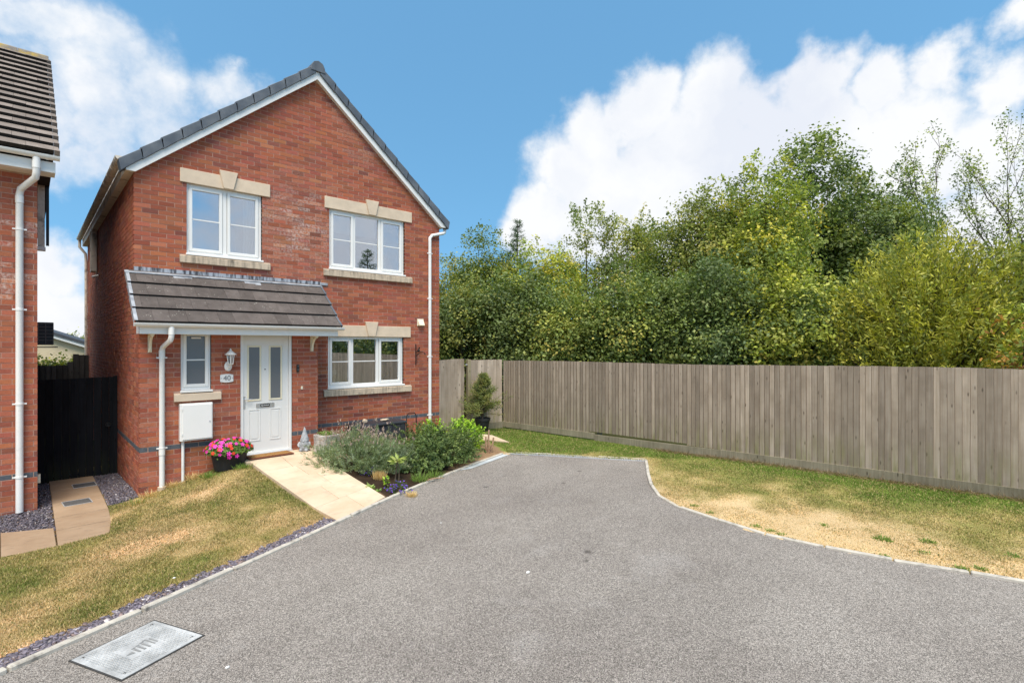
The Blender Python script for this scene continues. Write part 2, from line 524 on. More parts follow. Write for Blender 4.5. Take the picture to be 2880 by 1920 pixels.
# ground surfaces
ASPHALT_SPOTS = [on_z(1655, 1551, -.40)[:2] + (.05,), on_z(1650, 1576, -.40)[:2] + (.03,), on_z(1417, 1338, -.40)[:2] + (.03,), on_z(1585, 1358, -.40)[:2] + (.04,)]
t = NT('ground')
a = t.attr('col'); p = t.pos()
n = t.noise(p, 60, 5, .7)
b = t.mix(t.ramp(n, .25, .75), t.mix(1.0, a.outputs['Color'], (.55, .52, .5), 'MULTIPLY'), t.mix(1.0, a.outputs['Color'], (1.3, 1.28, 1.25), 'MULTIPLY'))
t.set(base=b, rough=1.0, spec=.05).bump(n, .8, .02)
t = NT('asphalt'); p = t.pos()
vo = t.node('ShaderNodeTexVoronoi', {'Vector': p, 'Scale': 165.0})
g1 = t.node('ShaderNodeSeparateColor', {0: vo.outputs['Color']}).outputs[0]
vo2 = t.node('ShaderNodeTexVoronoi', {'Vector': p, 'Scale': 75.0})
g2 = t.node('ShaderNodeSeparateColor', {0: vo2.outputs['Color']}).outputs[1]
g = t.math('ADD', t.math('MULTIPLY', g1, .62), t.math('MULTIPLY', g2, .38))
b = t.mix(t.ramp(g, .16, .86), (.195, .174, .153), (.60, .542, .482))
b = t.mix(t.ramp(vo.outputs['Distance'], .45, .72), b, (.125, .112, .100))
big = t.noise(p, .55, 5, .6)
b = t.mix(t.ramp(big, .35, .68, 0, .75), b, t.mix(1.0, b, (.70, .68, .68), 'MULTIPLY'))
pale = t.math('MULTIPLY', t.ramp(t.noise(p, 1.15, 5, .65), .58, .80, 0, .28), t.ramp(t.noise(p, 40, 3), .4, .6))
b = t.mix(pale, b, (.62, .60, .58))
spots = t.ramp(t.node('ShaderNodeTexVoronoi', {'Vector': t.pos((.9, .9, .9)), 'Scale': 1.0}).outputs['Distance'], .060, .030)
b = t.mix(t.math('MULTIPLY', spots, t.ramp(t.noise(p, 14, 4), .36, .56, 0, .8)), b, (.045, .040, .038))
# two oil drips and a worn wheel track
for (sx_, sy_, sr_) in ASPHALT_SPOTS:
    dn = t.node('ShaderNodeVectorMath', {0: p, 1: (sx_, sy_, -.40)}, operation='DISTANCE').outputs['Value']
    dn = t.math('ADD', dn, t.math('MULTIPLY', t.noise(p, 16, 4), .09))
    b = t.mix(t.ramp(dn, sr_ + .055, sr_ + .015, 0, .72), b, (.055, .048, .042))
tr_ = t.ramp(t.noise(t.pos((.42, 1.5, 1.0)), 1.0, 3), .52, .68, 0, .20)
b = t.mix(tr_, b, t.mix(1.0, b, (.60, .59, .58), 'MULTIPLY'))
t.set(base=b, rough=.93, spec=.25).bump(t.math('SUBTRACT', g, vo.outputs['Distance']), .6, .006)
def slab_material(name, c0, c1, stain):
    t = NT(name); p = t.pos()
    oi = t.node('ShaderNodeObjectInfo').outputs['Random']
    b = t.mix(t.ramp(t.noise(p, 2.2, 5, .6), .3, .7), c0, c1)
    b = t.mix(t.math('MULTIPLY', oi, .35), b, tuple(x * .78 for x in c0))
    b = t.mix(t.ramp(t.noise(t.pos((5, 14, 5)), 1.0, 6, .65), .56, .72, 0, .55), b, stain)
    t.set(base=b, rough=.9, spec=.2).bump(t.noise(p, 26, 5, .65), .35, .01)
slab_material('buff_slab', (.56, .42, .285), (.71, .57, .425), (.36, .29, .23))
slab_material('brown_slab', (.30, .205, .130), (.40, .29, .195), (.16, .115, .08))  # brown slabs, toned down to carry the shade between the houses
simple('kerb_concrete', (.49, .45, .385), .95, .16, 9, .4, bscale=120, dirt=((.20, .18, .155), 8, .52), rnd=True)
simple('concrete_grey', (.47, .50, .51), .85, .08, 6, .2, bscale=120)
t = NT('soil'); p = t.pos(); n = t.noise(p, 34, 6, .7)
t.set(base=t.mix(t.ramp(n, .3, .7), (.022, .015, .011), (.085, .058, .040)), rough=1.0, spec=.1).bump(n, 1.0, .03)
t = NT('slate_chip'); a = t.attr('col'); t.set(base=a.outputs['Color'], rough=.75, spec=.3)
t = NT('steel_cover'); p = t.coord('Object')
b = t.mix(t.ramp(t.noise(p, 5, 4), .35, .65), (.33, .335, .33), (.55, .555, .55))
b = t.mix(t.ramp(t.noise(p, 60, 4, .7), .50, .68, 0, .6), b, (.24, .24, .235))
t.set(base=b, rough=.6, metal=.05, spec=.4)
simple('board_edge_shade', (.135, .105, .075), .95, .25, 20)  # dark colour on the thick edges paints the shadow lines between boards
simple('steel_mark', (.23, .23, .225), .7, .15, 30)
simple('steel_dark', (.075, .072, .068), .6, .2, 30, metal=.4)
simple('grille_grey', (.15, .145, .14), .6, .15, 20)
simple('galvanised', (.50, .51, .52), .5, .12, 20, metal=.35)
simple('drain_iron', (.085, .085, .085), .8, .25, 30)
simple('render_cream', (.66, .54, .36), .9, .06, 3)
simple('slate_roof_dark', (.055, .060, .070), .7, .2, 8)
# foliage
def leaf_material(name, trans=.35, rough=.55, spec=.35):
    t = NT(name)
    a = t.attr('col')
    t.set(base=a.outputs['Color'], rough=rough, spec=spec)
    tr = t.node('ShaderNodeBsdfTranslucent', {'Color': t.mix(1.0, a.outputs['Color'], (1.15, 1.25, .6), 'MULTIPLY')})
    mx = t.node('ShaderNodeMixShader', {0: trans, 1: t.b.outputs[0], 2: tr.outputs[0]})
    t.l.new(mx.outputs[0], t.n['Material Output'].inputs['Surface'])
leaf_material('leaf', .32)
leaf_material('grass_blade', .25, .7, .15)
leaf_material('petal', .25, .6, .2)
t = NT('bark'); co = t.coord('Object')
n = t.noise(t.node('ShaderNodeMapping', {'Vector': co, 'Scale': (18, 18, 3)}).outputs[0], 1.0, 5)
t.set(base=t.mix(t.ramp(n, .3, .7), (.055, .042, .030), (.16, .125, .09)), rough=.95, spec=.1).bump(n, .6, .02)
simple('stub_wood', (.34, .22, .14), .95, .25, 20, .3)

# ================================================================== the ground
DZ = -0.40                                       # level of the drive
KERB_L = [on_z(x, y, DZ + .02)[:2] for x, y in [(1413, 1274), (1286, 1320), (1175, 1365), (1090, 1401), (1040, 1424), (948, 1466), (700, 1577), (400, 1712), (0, 1887)]]
d_ = np.array(KERB_L[-1]) - np.array(KERB_L[-2]); d_ /= np.hypot(*d_)
KERB_L += [tuple(np.array(KERB_L[-1]) + d_ * s) for s in (1.5, 4.0, 8.0)]
KERB_R = [on_z(x, y, DZ + .02)[:2] for x, y in [(1817, 1292), (1825, 1345), (1839, 1377), (1864, 1400), (1919, 1427.5), (1993, 1450), (2094, 1482.6), (2167, 1503), (2250, 1519), (2360, 1542), (2562, 1581), (2695, 1602), (2819, 1622.6), (2880, 1632)]]
KERB_R += [(6.05, -10.9), (6.5, -12.4), (7.2, -15.0), (8.2, -19.0)]
DRIVE = list(KERB_L[::-1]) + list(KERB_R) + [(-9.0, -19.0), (-9.0, KERB_L[-1][1])]
PATH = [(1.36, -0.60), (3.02, -0.30), (3.02, -1.50), (2.47, -1.55), KERB_L[3], KERB_L[5], (1.42, -1.02)]
FENCE_A, FENCE_B = np.array([8.23, .44]), np.array([9.30, -9.61])
FDIR = (FENCE_B - FENCE_A) / np.hypot(*(FENCE_B - FENCE_A))
FENCE_END = FENCE_A + FDIR * 19.0
NZ = -0.54                                       # level of the side path
NB_X, NB_Y = -1.135, 0.08                        # right front corner of the neighbouring house
SIDE_PATH = [on_z(x, y, NZ)[:2] for x, y in [(135, 1341), (255, 1325), (306, 1428), (316, 1470), (310, 1508), (161, 1541)]]
CROSS_PATH = [on_z(x, y, NZ)[:2] for x, y in [(153, 1487), (161, 1541), (0, 1571), (-300, 1640), (-300, 1560), (0, 1502)]]

ctrl = []
for p in KERB_L + KERB_R: ctrl.append((p[0], p[1], DZ + .012))
ctrl += [(0, -.58, -.455), (0, .8, -.50), (0, 2, -.54), (0, 5, -.54), (0, 9, -.54), (.28, -.62, -.36), (.57, -.62, -.285), (.9, -.62, -.20), (1.25, -.62, -.10), (1.5, -.62, -.035), (2.3, -.6, -.03), (3.0, -.3, -.04),
         (2.0, -1.0, -.07), (1.9, -2.0, -.19), (2.3, -2.6, -.28), (1.1, -1.15, -.14), (.6, -1.15, -.30), (.2, -1.2, -.40), (4.5, -.2, -.10), (5.8, -.1, -.14), (4.0, -1.4, -.20), (5.2, -1.2, -.27),
         (-.6, 1.2, -.54), (-1.1, .1, -.545), (-1.1, 4, -.54), (-2.0, -.1, -.56), (-3.5, -.2, -.58), (-5, .0, -.6), (-.35, -.9, -.535), (-1.4, -1.3, -.55), (-2.6, -1.8, -.57), (-.2, -2.4, -.47),
         (6.6, .5, -.30), (7.4, .2, -.31), (8.1, .3, -.37), (8.6, -3.0, -.36), (8.9, -6, -.35), (9.3, -9.6, -.36), (9.9, -15, -.38), (7.2, -1.5, -.35), (10.5, -3, -.40), (10.5, 4, -.4), (7, 9, -.45), (2, 12, -.5),
         (-9, -9, -.45), (0, -19, -.42), (14, -19, -.4), (-14, 2, -.7), (-10, 14, -.7), (16, 12, -.45), (20, -8, -.45)]
CP = np.array(ctrl)
_D = np.hypot(CP[:, None, 0] - CP[None, :, 0], CP[:, None, 1] - CP[None, :, 1])
_A = np.zeros((len(CP) + 1, len(CP) + 1)); _A[:-1, :-1] = -_D - np.eye(len(CP)) * -.02; _A[-1, :-1] = _A[:-1, -1] = 1
_w = np.linalg.solve(_A, np.append(CP[:, 2], 0))
def gz(x, y):
    x = np.asarray(x, float); y = np.asarray(y, float)
    sh = x.shape; x = x.ravel(); y = y.ravel()
    out = np.empty(len(x))
    for i in range(0, len(x), 20000):
        d = np.hypot(x[i:i + 20000, None] - CP[None, :, 0], y[i:i + 20000, None] - CP[None, :, 1])
        out[i:i + 20000] = -d @ _w[:-1] + _w[-1]
    return np.clip(out, -.9, .1).reshape(sh)
def g1(x, y):
    return float(gz(np.array([x]), np.array([y]))[0])

GREEN = np.array([.165, .235, .045]); STRAW = np.array([.66, .50, .29]); MIDG = np.array([.385, .340, .130]); DEEP = np.array([.085, .125, .028])
def lawn_col(x, y):
    """dry and green patches of the two lawns; returns colours and a dryness 0..1"""
    x = np.asarray(x); y = np.asarray(y)
    n1 = fbm(x, y, .75, 3.0); n2 = fbm(x, y, 2.3, 8.0); n3 = vnoise(x, y, 9.0, 1.0)
    dk = dist_poly(x, y, KERB_L + KERB_R)
    nrm = np.array([-FDIR[1], FDIR[0]])
    df = np.abs((x - FENCE_A[0]) * nrm[0] + (y - FENCE_A[1]) * nrm[1])
    right = 1.02 - .0 * x + .0 * y
    dr = np.clip(df / 2.9, 0, 1.15) - .14 + (n1 - .5) * 1.0 + (n2 - .5) * .7
    dr = np.where(dk < .28, np.maximum(dr, .78 - dk), dr)
    dr = np.where(y > -3.2, dr - .45, dr); dr = dr - .25 * np.clip(1 - df / .9, 0, 1)
    dl = .57 + (n1 - .5) * 1.15 + (n2 - .5) * .8 + np.where(dk < .40, (.40 - dk) * 1.6, 0) - np.clip((x - .0) * .22, 0, .34) * (y > -3.0)
    isr = x > 4.6 + (y + 9.8) * .2
    d = np.clip(np.where(isr, dr, dl) + (n3 - .5) * .22, 0, 1)
    dd = d[..., None]
    c = np.where(dd < .5, GREEN + (MIDG - GREEN) * (dd / .5), MIDG + (STRAW - MIDG) * ((dd - .5) / .5))
    c = c * (.86 + .28 * n2[..., None])
    c = np.where(isr[..., None], c, c * np.array([.98, .92, .96]))
    return c, d

def axis(lo, hi, f0, f1, step):
    a = [f0 - 1e-9]; s = step
    while a[-1] > lo: s *= 1.35; a.append(a[-1] - s)
    b = [f1]; s = step
    while b[-1] < hi: s *= 1.35; b.append(b[-1] + s)
    return np.array(a[::-1] + list(np.arange(f0 + step, f1 - 1e-6, step)) + b)
gx = axis(-900, 900, -6.0, 11.0, .11); gy = axis(-900, 900, -13.0, 5.0, .11)
GX, GY = np.meshgrid(gx, gy, indexing='ij')
near = (np.abs(GX) < 40) & (np.abs(GY) < 40)
GZ = np.full(GX.shape, -.6)
GZ[near] = gz(GX[near], GY[near])
lc, ld = lawn_col(GX, GY)
# under the drive, the paving and the beds the ground lies a little lower
sink = np.zeros(GX.shape)
for poly, dep in ((DRIVE, .10), (PATH, .09), (SIDE_PATH, .08), (CROSS_PATH, .08)):
    ins = inside(GX, GY, poly) & (dist_poly(GX, GY, poly, True) > .02)
    sink = np.maximum(sink, np.where(ins, dep, 0))
GZ = GZ - sink + np.where(near & (sink == 0), (fbm(GX, GY, 3.0, 4.0) - .5) * .02, 0)
wild = ((GX - FENCE_A[0]) * -FDIR[1] + (GY - FENCE_A[1]) * FDIR[0])     # sign: side of the fence
side = np.sign((CAM[0] - FENCE_A[0]) * -FDIR[1] + (CAM[1] - FENCE_A[1]) * FDIR[0])
wild = (wild * side < -.45) | (GY > 3.0) | (np.hypot(GX, GY) > 22)
lc[wild] = np.array([.07, .075, .03]) * (.7 + .6 * fbm(GX, GY, 1.5)[wild][:, None])
BED = [PATH[2], (3.02, -.02), (5.84, -.02), (6.35, -.6), (6.25, -1.7), KERB_L[0], KERB_L[1], KERB_L[2], KERB_L[3], PATH[3]]
bedm = inside(GX, GY, BED)
bc = np.array([.045, .031, .022]) * (.6 + .8 * fbm(GX, GY, 9.0)[..., None])
dryb = np.array([.30, .20, .12]) * (.7 + .5 * fbm(GX, GY, 7.0)[..., None])
tb = np.clip((GX - 4.3) / .5 + (fbm(GX, GY, 4.0) - .5) * 1.5, 0, 1)[..., None]
lc[bedm] = (bc * (1 - tb) + dryb * tb)[bedm]
SLATE_BEDS = [
    [(NB_X - 4.0, NB_Y), (NB_X, NB_Y), (NB_X, 2.0), SIDE_PATH[0], SIDE_PATH[5], CROSS_PATH[0], CROSS_PATH[5], CROSS_PATH[4]],
    [SIDE_PATH[1], (0.0, 2.0), (0.0, -.50), SIDE_PATH[2]],
]
for sb in SLATE_BEDS:
    lc[inside(GX, GY, sb)] = (.06, .055, .065)
n0, n1_ = GX.shape
idx = np.arange(n0 * n1_).reshape(n0, n1_)
faces = np.stack([idx[:-1, :-1], idx[1:, :-1], idx[1:, 1:], idx[:-1, 1:]], -1).reshape(-1, 4)
kind(obj_np('ground', np.stack([GX, GY, GZ], -1).reshape(-1, 3), faces, np.concatenate([lc, np.ones(lc.shape[:2] + (1,))], -1).reshape(-1, 4), 'ground', smooth=True), 'structure')

# drive
mb = MB(); mb.prism([(p[0], p[1], DZ) for p in DRIVE], (0, 0, -.08))
kind(mb.build('driveway', 'asphalt'), 'structure')

# kerbs: single concrete edging stones
def resample(pts, step):
    pts = [np.array(p[:2], float) for p in pts]
    out = [pts[0]]; carry = 0.0
    seg = [(pts[i], pts[i + 1]) for i in range(len(pts) - 1)]
    L = [np.hypot(*(b - a)) for a, b in seg]
    tot = sum(L); n = max(1, int(round(tot / step)))
    for k in range(1, n + 1):
        s = tot * k / n; acc = 0
        for (a, b), l in zip(seg, L):
            if acc + l >= s - 1e-9:
                out.append(a + (b - a) * (s - acc) / l); break
            acc += l
    return out
def edging(name, pts, step, wdt, top, wob=.006, seed=1):
    r = random.Random(seed)
    root = bpy.data.objects.new(name, None); link(root); kind(root, 'structure')
    ps = resample(pts, step)
    for a, b in zip(ps[:-1], ps[1:]):
        d = b - a; l = np.hypot(*d); ang = math.atan2(d[1], d[0])
        m = MB(); h = wdt / 2
        z1 = top + r.uniform(-wob, wob); tl = r.uniform(-wob, wob)
        x1 = l / 2 - r.uniform(.004, .010)
        m.add([(-x1, -h, -.16), (x1, -h, -.16), (x1, h, -.16), (-x1, h, -.16), (-x1, -h, z1), (x1, -h, z1 + tl), (x1, h, z1 + tl), (-x1, h, z1)],
              [(0, 3, 2, 1), (4, 5, 6, 7), (0, 1, 5, 4), (1, 2, 6, 5), (2, 3, 7, 6), (3, 0, 4, 7)])
        c = (a + b) / 2
        m.build('edging_stone', 'kerb_concrete', root, bevel=.009, loc=(c[0], c[1], DZ), rotz=ang + r.uniform(-.008, .008))
    return root
edging('kerb_front_garden', KERB_L, .9, .058, .032, seed=3)
edging('kerb_lawn', KERB_R, .62, .055, .026, .007, seed=5)
# grey concrete strip against the kerb at the back of the drive
a, b = np.array(KERB_L[0]), np.array(KERB_L[1])
dd_ = (b - a) / np.hypot(*(b - a)); nn_ = np.array([-dd_[1], dd_[0]])
if (CAM - a) @ nn_ < 0: nn_ = -nn_
q = [a + nn_ * .035 + dd_ * .03, b + nn_ * .035 + dd_ * -.05, b + nn_ * .14 + dd_ * -.25, a + nn_ * .16 + dd_ * .02]
mb = MB(); mb.prism([(p[0], p[1], DZ + .004) for p in q], (0, 0, .006))
kind(mb.build('concrete_strip', 'concrete_grey'), 'structure')

# channel drain across the back of the drive
A0, B0 = np.array(on_z(1424, 1274, DZ)[:2]), np.array(KERB_R[0])
dv = B0 - A0; dl = np.hypot(*dv); ang = math.atan2(dv[1], dv[0])
dr = thing('channel_drain', 'slotted grey channel drain running across the back edge of the drive', 'drain', (A0[0], A0[1], DZ), ang)
m = MB(); m.box((0, -.06, .001), (dl, .06, .006)); m.build('channel', 'steel_dark', dr)
m = MB(); m.box((0, -.075, .001), (dl, -.06, .014)); m.box((0, .06, .001), (dl, .075, .014)); m.build('channel_edge', 'galvanised', dr)
nseg = 4
bar_me = None
for sgi in range(nseg):
    x0 = dl * sgi / nseg
    m = MB()
    for j in range(int(dl / nseg / .034)):
        xx = x0 + .012 + j * .034
        m.box((xx, -.058, .006), (xx + .017, .058, .013))
    m.build('grating', 'galvanised', dr)
# pale kerb behind the drain
edging('kerb_back', [A0 - (0, 0) + np.array([-dv[1], dv[0]]) / dl * .10, B0 + np.array([-dv[1], dv[0]]) / dl * .10], .9, .05, .02, seed=8)

# garden path of buff slabs
path = bpy.data.objects.new('garden_path', None); link(path); kind(path, 'structure')
def slab_quad(parent, q, mat_, thick=.09, top=.012, name='paving_slab', gap=.0035, bevel=.004, zf=None):
    c = np.mean([p[:2] for p in q], 0)
    pts = []
    for p in q:
        d = np.array(p[:2]) - c
        d *= 1 - gap / np.hypot(*d) * 1.2
        pts.append(c + d)
    zs = [(zf or g1)(p[0], p[1]) + top for p in pts]
    zc = float(np.mean(zs))
    m = MB()
    n = len(pts)
    m.add([(p[0] - c[0], p[1] - c[1], z - zc - thick) for p, z in zip(pts, zs)] + [(p[0] - c[0], p[1] - c[1], z - zc) for p, z in zip(pts, zs)],
          [tuple(range(n))[::-1], tuple(range(n, 2 * n))] + [(i, (i + 1) % n, n + (i + 1) % n, n + i) for i in range(n)])
    return m.build(name, mat_, parent, bevel=bevel, loc=(c[0], c[1], zc))
def path_z(x, y):
    t = min(max((-.95 - y) / (3.45 - .95), 0), 1)
    return -.035 + (DZ + .012 + .035) * t
lerp = lambda a, b, t: np.array(a[:2]) + (np.array(b[:2]) - np.array(a[:2])) * t
# landing in front of the door
xs_ = [1.36, 1.93, 2.49, 3.02]
for i in range(3):
    for y0, y1 in ((-.59, -1.05), (-1.05, -1.53)):
        if i == 0 and y1 < -1.2:
            slab_quad(path, [(1.42, y0), (xs_[1], y0), (xs_[1], y1), (1.46, y1)], 'buff_slab', zf=path_z)
        elif i == 2 and y1 < -1.2:
            slab_quad(path, [(xs_[2], y0), (xs_[3], y0), (xs_[3], y1), (xs_[2], y1)], 'buff_slab', zf=path_z)
        else:
            slab_quad(path, [(xs_[i], y0), (xs_[i + 1], y0), (xs_[i + 1], y1), (xs_[i], y1)], 'buff_slab', zf=path_z)
L0, L1 = np.array([1.46, -1.53]), np.array(KERB_L[5]) + np.array([.02, .03])
R0, R1 = np.array([2.50, -1.53]), np.array(KERB_L[3]) + np.array([-.02, .03])
ts = [0, .22, .48, .74, 1.0]
for i in range(4):
    mids = [.5, .62, .42, .55][i]
    for j, (s0, s1) in enumerate(((0, mids), (mids, 1))):
        q = [lerp(lerp(L0, L1, ts[i]), lerp(R0, R1, ts[i]), s0), lerp(lerp(L0, L1, ts[i]), lerp(R0, R1, ts[i]), s1),
             lerp(lerp(L0, L1, ts[i + 1]), lerp(R0, R1, ts[i + 1]), s1), lerp(lerp(L0, L1, ts[i + 1]), lerp(R0, R1, ts[i + 1]), s0)]
        slab_quad(path, q, 'buff_slab', zf=path_z)
# little paved corner between the bed and the lawn
slab_quad(path, [on_z(1340, 1243, -.33), on_z(1432, 1247, -.35), on_z(1385, 1229, -.32), on_z(1345, 1226, -.31)], 'buff_slab', .05, .03)

# side path between the houses
sp = bpy.data.objects.new('side_path', None); link(sp); kind(sp, 'structure')
Lp = [SIDE_PATH[0], SIDE_PATH[5]]; Rp = [SIDE_PATH[1], SIDE_PATH[2], SIDE_PATH[3], SIDE_PATH[4]]
def rp(t):
    pts = [np.array(p) for p in Rp]; L = [np.hypot(*(pts[i + 1] - pts[i])) for i in range(3)]; s = t * sum(L)
    for i in range(3):
        if s <= L[i] + 1e-9: return pts[i] + (pts[i + 1] - pts[i]) * s / L[i]
        s -= L[i]
    return pts[-1]
ts = [0, .30, .53, .70, .84, 1.0]
flat = lambda x, y: NZ
for i in range(5):
    slab_quad(sp, [lerp(Lp[0], Lp[1], ts[i]), rp(ts[i]), rp(ts[i + 1]), lerp(Lp[0], Lp[1], ts[i + 1])], 'brown_slab', zf=flat, top=.02, gap=.011)
slab_quad(sp, [CROSS_PATH[0], CROSS_PATH[1], CROSS_PATH[2], CROSS_PATH[5]], 'brown_slab', zf=flat, top=.02, gap=.012)
slab_quad(sp, [CROSS_PATH[5], CROSS_PATH[2], CROSS_PATH[3], CROSS_PATH[4]], 'brown_slab', zf=flat, top=.02, gap=.012)

# slate chippings: nobody could count them
def chippings(name, poly, n, seed, zoff=.0, sz=(.018, .045), dens=None, tone=1.0):
    r = np.random.RandomState(seed)
    P = np.array([p[:2] for p in poly])
    pts = []
    while sum(map(len, pts)) < n:
        x = r.uniform(P[:, 0].min(), P[:, 0].max(), n * 3); y = r.uniform(P[:, 1].min(), P[:, 1].max(), n * 3)
        k = inside(x, y, poly)
        if dens is not None: k &= r.rand(len(x)) < dens(x, y)
        pts.append(np.stack([x[k], y[k]], -1))
    p = np.concatenate(pts)[:n]
    z = gz(p[:, 0], p[:, 1]) + zoff + r.uniform(0, .022, n)
    a = r.uniform(0, 6.28, n); L = r.uniform(*sz, n); wd = L * r.uniform(.35, .8, n)
    tilt = r.normal(0, .28, (n, 2))
    base = np.array([(-1, -.8), (.7, -1), (1, .5), (.1, 1), (-.9, .6)])
    base = base[None] * r.uniform(.7, 1.15, (n, 5, 1))
    lx = base[..., 0] * L[:, None] * .5; ly = base[..., 1] * wd[:, None] * .5
    X = lx * np.cos(a)[:, None] - ly * np.sin(a)[:, None]; Y = lx * np.sin(a)[:, None] + ly * np.cos(a)[:, None]
    Z = X * tilt[:, :1] + Y * tilt[:, 1:]
    V = np.stack([X + p[:, :1], Y + p[:, 1:2], Z + z[:, None]], -1)
    V2 = V.copy(); V2[..., 2] -= .012
    Vall = np.concatenate([V, V2], 1).reshape(-1, 3)
    o = np.arange(n)[:, None] * 10
    F = np.concatenate([np.stack([o[:, 0] + i, o[:, 0] + 5 + i, o[:, 0] + 5 + (i + 1) % 5, o[:, 0] + (i + 1) % 5], -1) for i in range(5)])
    Ft = np.concatenate([o + np.array([[0, 1, 2, 3]]), o + np.array([[0, 3, 4, 4]])[:, :4]])
    Ft = o + np.array([[0, 1, 2, 3]])
    Fu = o + np.array([[3, 4, 0, 3]])
    br = r.uniform(.55, 1.35, n)[:, None] * tone
    c = np.array([.135, .118, .140]) * br
    pal = r.rand(n) < .10; c[pal] = np.array([.34, .31, .31]) * br[pal]
    warm = r.rand(n) < .12; c[warm] = np.array([.17, .125, .115]) * br[warm]
    C = np.repeat(np.concatenate([c, np.ones((n, 1))], 1), 10, 0)
    tri = np.concatenate([o + np.array([[3, 4, 0]])])
    o1 = obj_np(name, Vall, np.concatenate([F, Ft]), C, 'slate_chip')
    # last corner triangles in a second polygon set
    o1.data.polygons  # quads only: the fifth corner is closed by the skirt
    return kind(o1, 'stuff')
chippings('slate_chippings', SLATE_BEDS[0], 6000, 1, .004)
chippings('slate_chippings', SLATE_BEDS[1], 3600, 2, .004)
# strip of chippings along the kerb of the front lawn
off = np.array([-d_[1], d_[0]]);
if (np.array([0, 0]) - np.array(KERB_L[6])) @ off < 0: off = -off
ks = KERB_L[5:10]
strip = [tuple(np.array(p) + off * .03) for p in ks] + [tuple(np.array(p) + off * .21) for p in ks[::-1]]
def sdens(x, y):
    dk = dist_poly(x, y, KERB_L)
    return np.clip(1.25 - dk / .13 * (0.4 + .9 * fbm(x, y, 2.2, 6.0)), 0, 1)
chippings('slate_chippings', strip, 3900, 3, .004, (.02, .055), sdens, 1.4)

# grass: one object of short blades for each lawn
def grass(name, poly, dens, seed, hmin, hmax, avoid=()):
    r = np.random.RandomState(seed)
    P = np.array([p[:2] for p in poly])
    lo, hi = P.min(0), P.max(0)
    n = int((hi[0] - lo[0]) * (hi[1] - lo[1]) * dens)
    x = r.uniform(lo[0], hi[0], n); y = r.uniform(lo[1], hi[1], n)
    k = inside(x, y, poly)
    for av in avoid: k &= ~inside(x, y, av)
    x, y = x[k], y[k]
    dc = np.hypot(x - CAM[0], y - CAM[1])
    keep = r.rand(len(x)) < np.clip(5.0 / dc, .32, 1)
    v = np.stack([x - CAM[0], y - CAM[1]], -1)
    dep = v @ FWD; lat = v @ RGT
    keep &= (dep > .5) & (np.abs(lat) < dep * 1.12 + .6)
    x, y, dc = x[keep], y[keep], dc[keep]
    n = len(x)
    c, d = lawn_col(x, y)
    bare = np.clip((d - .9) * 4, 0, .3)
    k = r.rand(n) > bare
    x, y, dc, c, d = x[k], y[k], dc[k], c[k], d[k]; n = len(x)
    z = gz(x, y)
    h = r.uniform(hmin, hmax, n) * (1.2 - .55 * d); wd = (.0022 + .0006 * dc) * r.uniform(.7, 1.3, n)
    a = r.uniform(0, 6.28, n); lean = r.uniform(.2, 1.3, n) * h; la = r.uniform(0, 6.28, n)
    px = np.cos(a) * wd; py = np.sin(a) * wd
    V = np.empty((n, 3, 3))
    V[:, 0] = np.stack([x - px, y - py, z - .006], -1)
    V[:, 1] = np.stack([x + px, y + py, z - .006], -1)
    V[:, 2] = np.stack([x + np.cos(la) * lean, y + np.sin(la) * lean, z + h], -1)
    col = c * r.uniform(.62, 1.45, (n, 1))
    gr = r.rand(n) < .10; col[gr] = DEEP * r.uniform(.8, 1.6, (gr.sum(), 1))
    stw = r.rand(n) < .15; col[stw] = STRAW * r.uniform(.55, 1.1, (stw.sum(), 1)) * np.array([.95, .92, .84])
    C = np.repeat(np.concatenate([col, np.ones((n, 1))], 1), 3, 0)
    o = obj_np(name, V.reshape(-1, 3), np.arange(n * 3).reshape(n, 3), C, 'grass_blade')
    return kind(o, 'stuff')
LAWN_L = [tuple(np.array(p) + off * .07) for p in KERB_L[5:11]] + [(-6.0, -2.0), CROSS_PATH[3], CROSS_PATH[2], CROSS_PATH[1], SIDE_PATH[4], SIDE_PATH[3], SIDE_PATH[2], (-.02, -.62), (1.36, -.62), (1.40, -1.02), (1.46, -1.53)]
LAWN_R = [KERB_R[0]] + [tuple(p) for p in KERB_R[1:17]] + [tuple(FENCE_END), tuple(FENCE_A + FDIR * .05), (6.6, .3), (6.4, -.8), (6.3, -1.75), tuple(A0)]
grass('grass', LAWN_L, 19000, 21, .010, .030)
grass('grass', LAWN_R, 15000, 22, .008, .022)

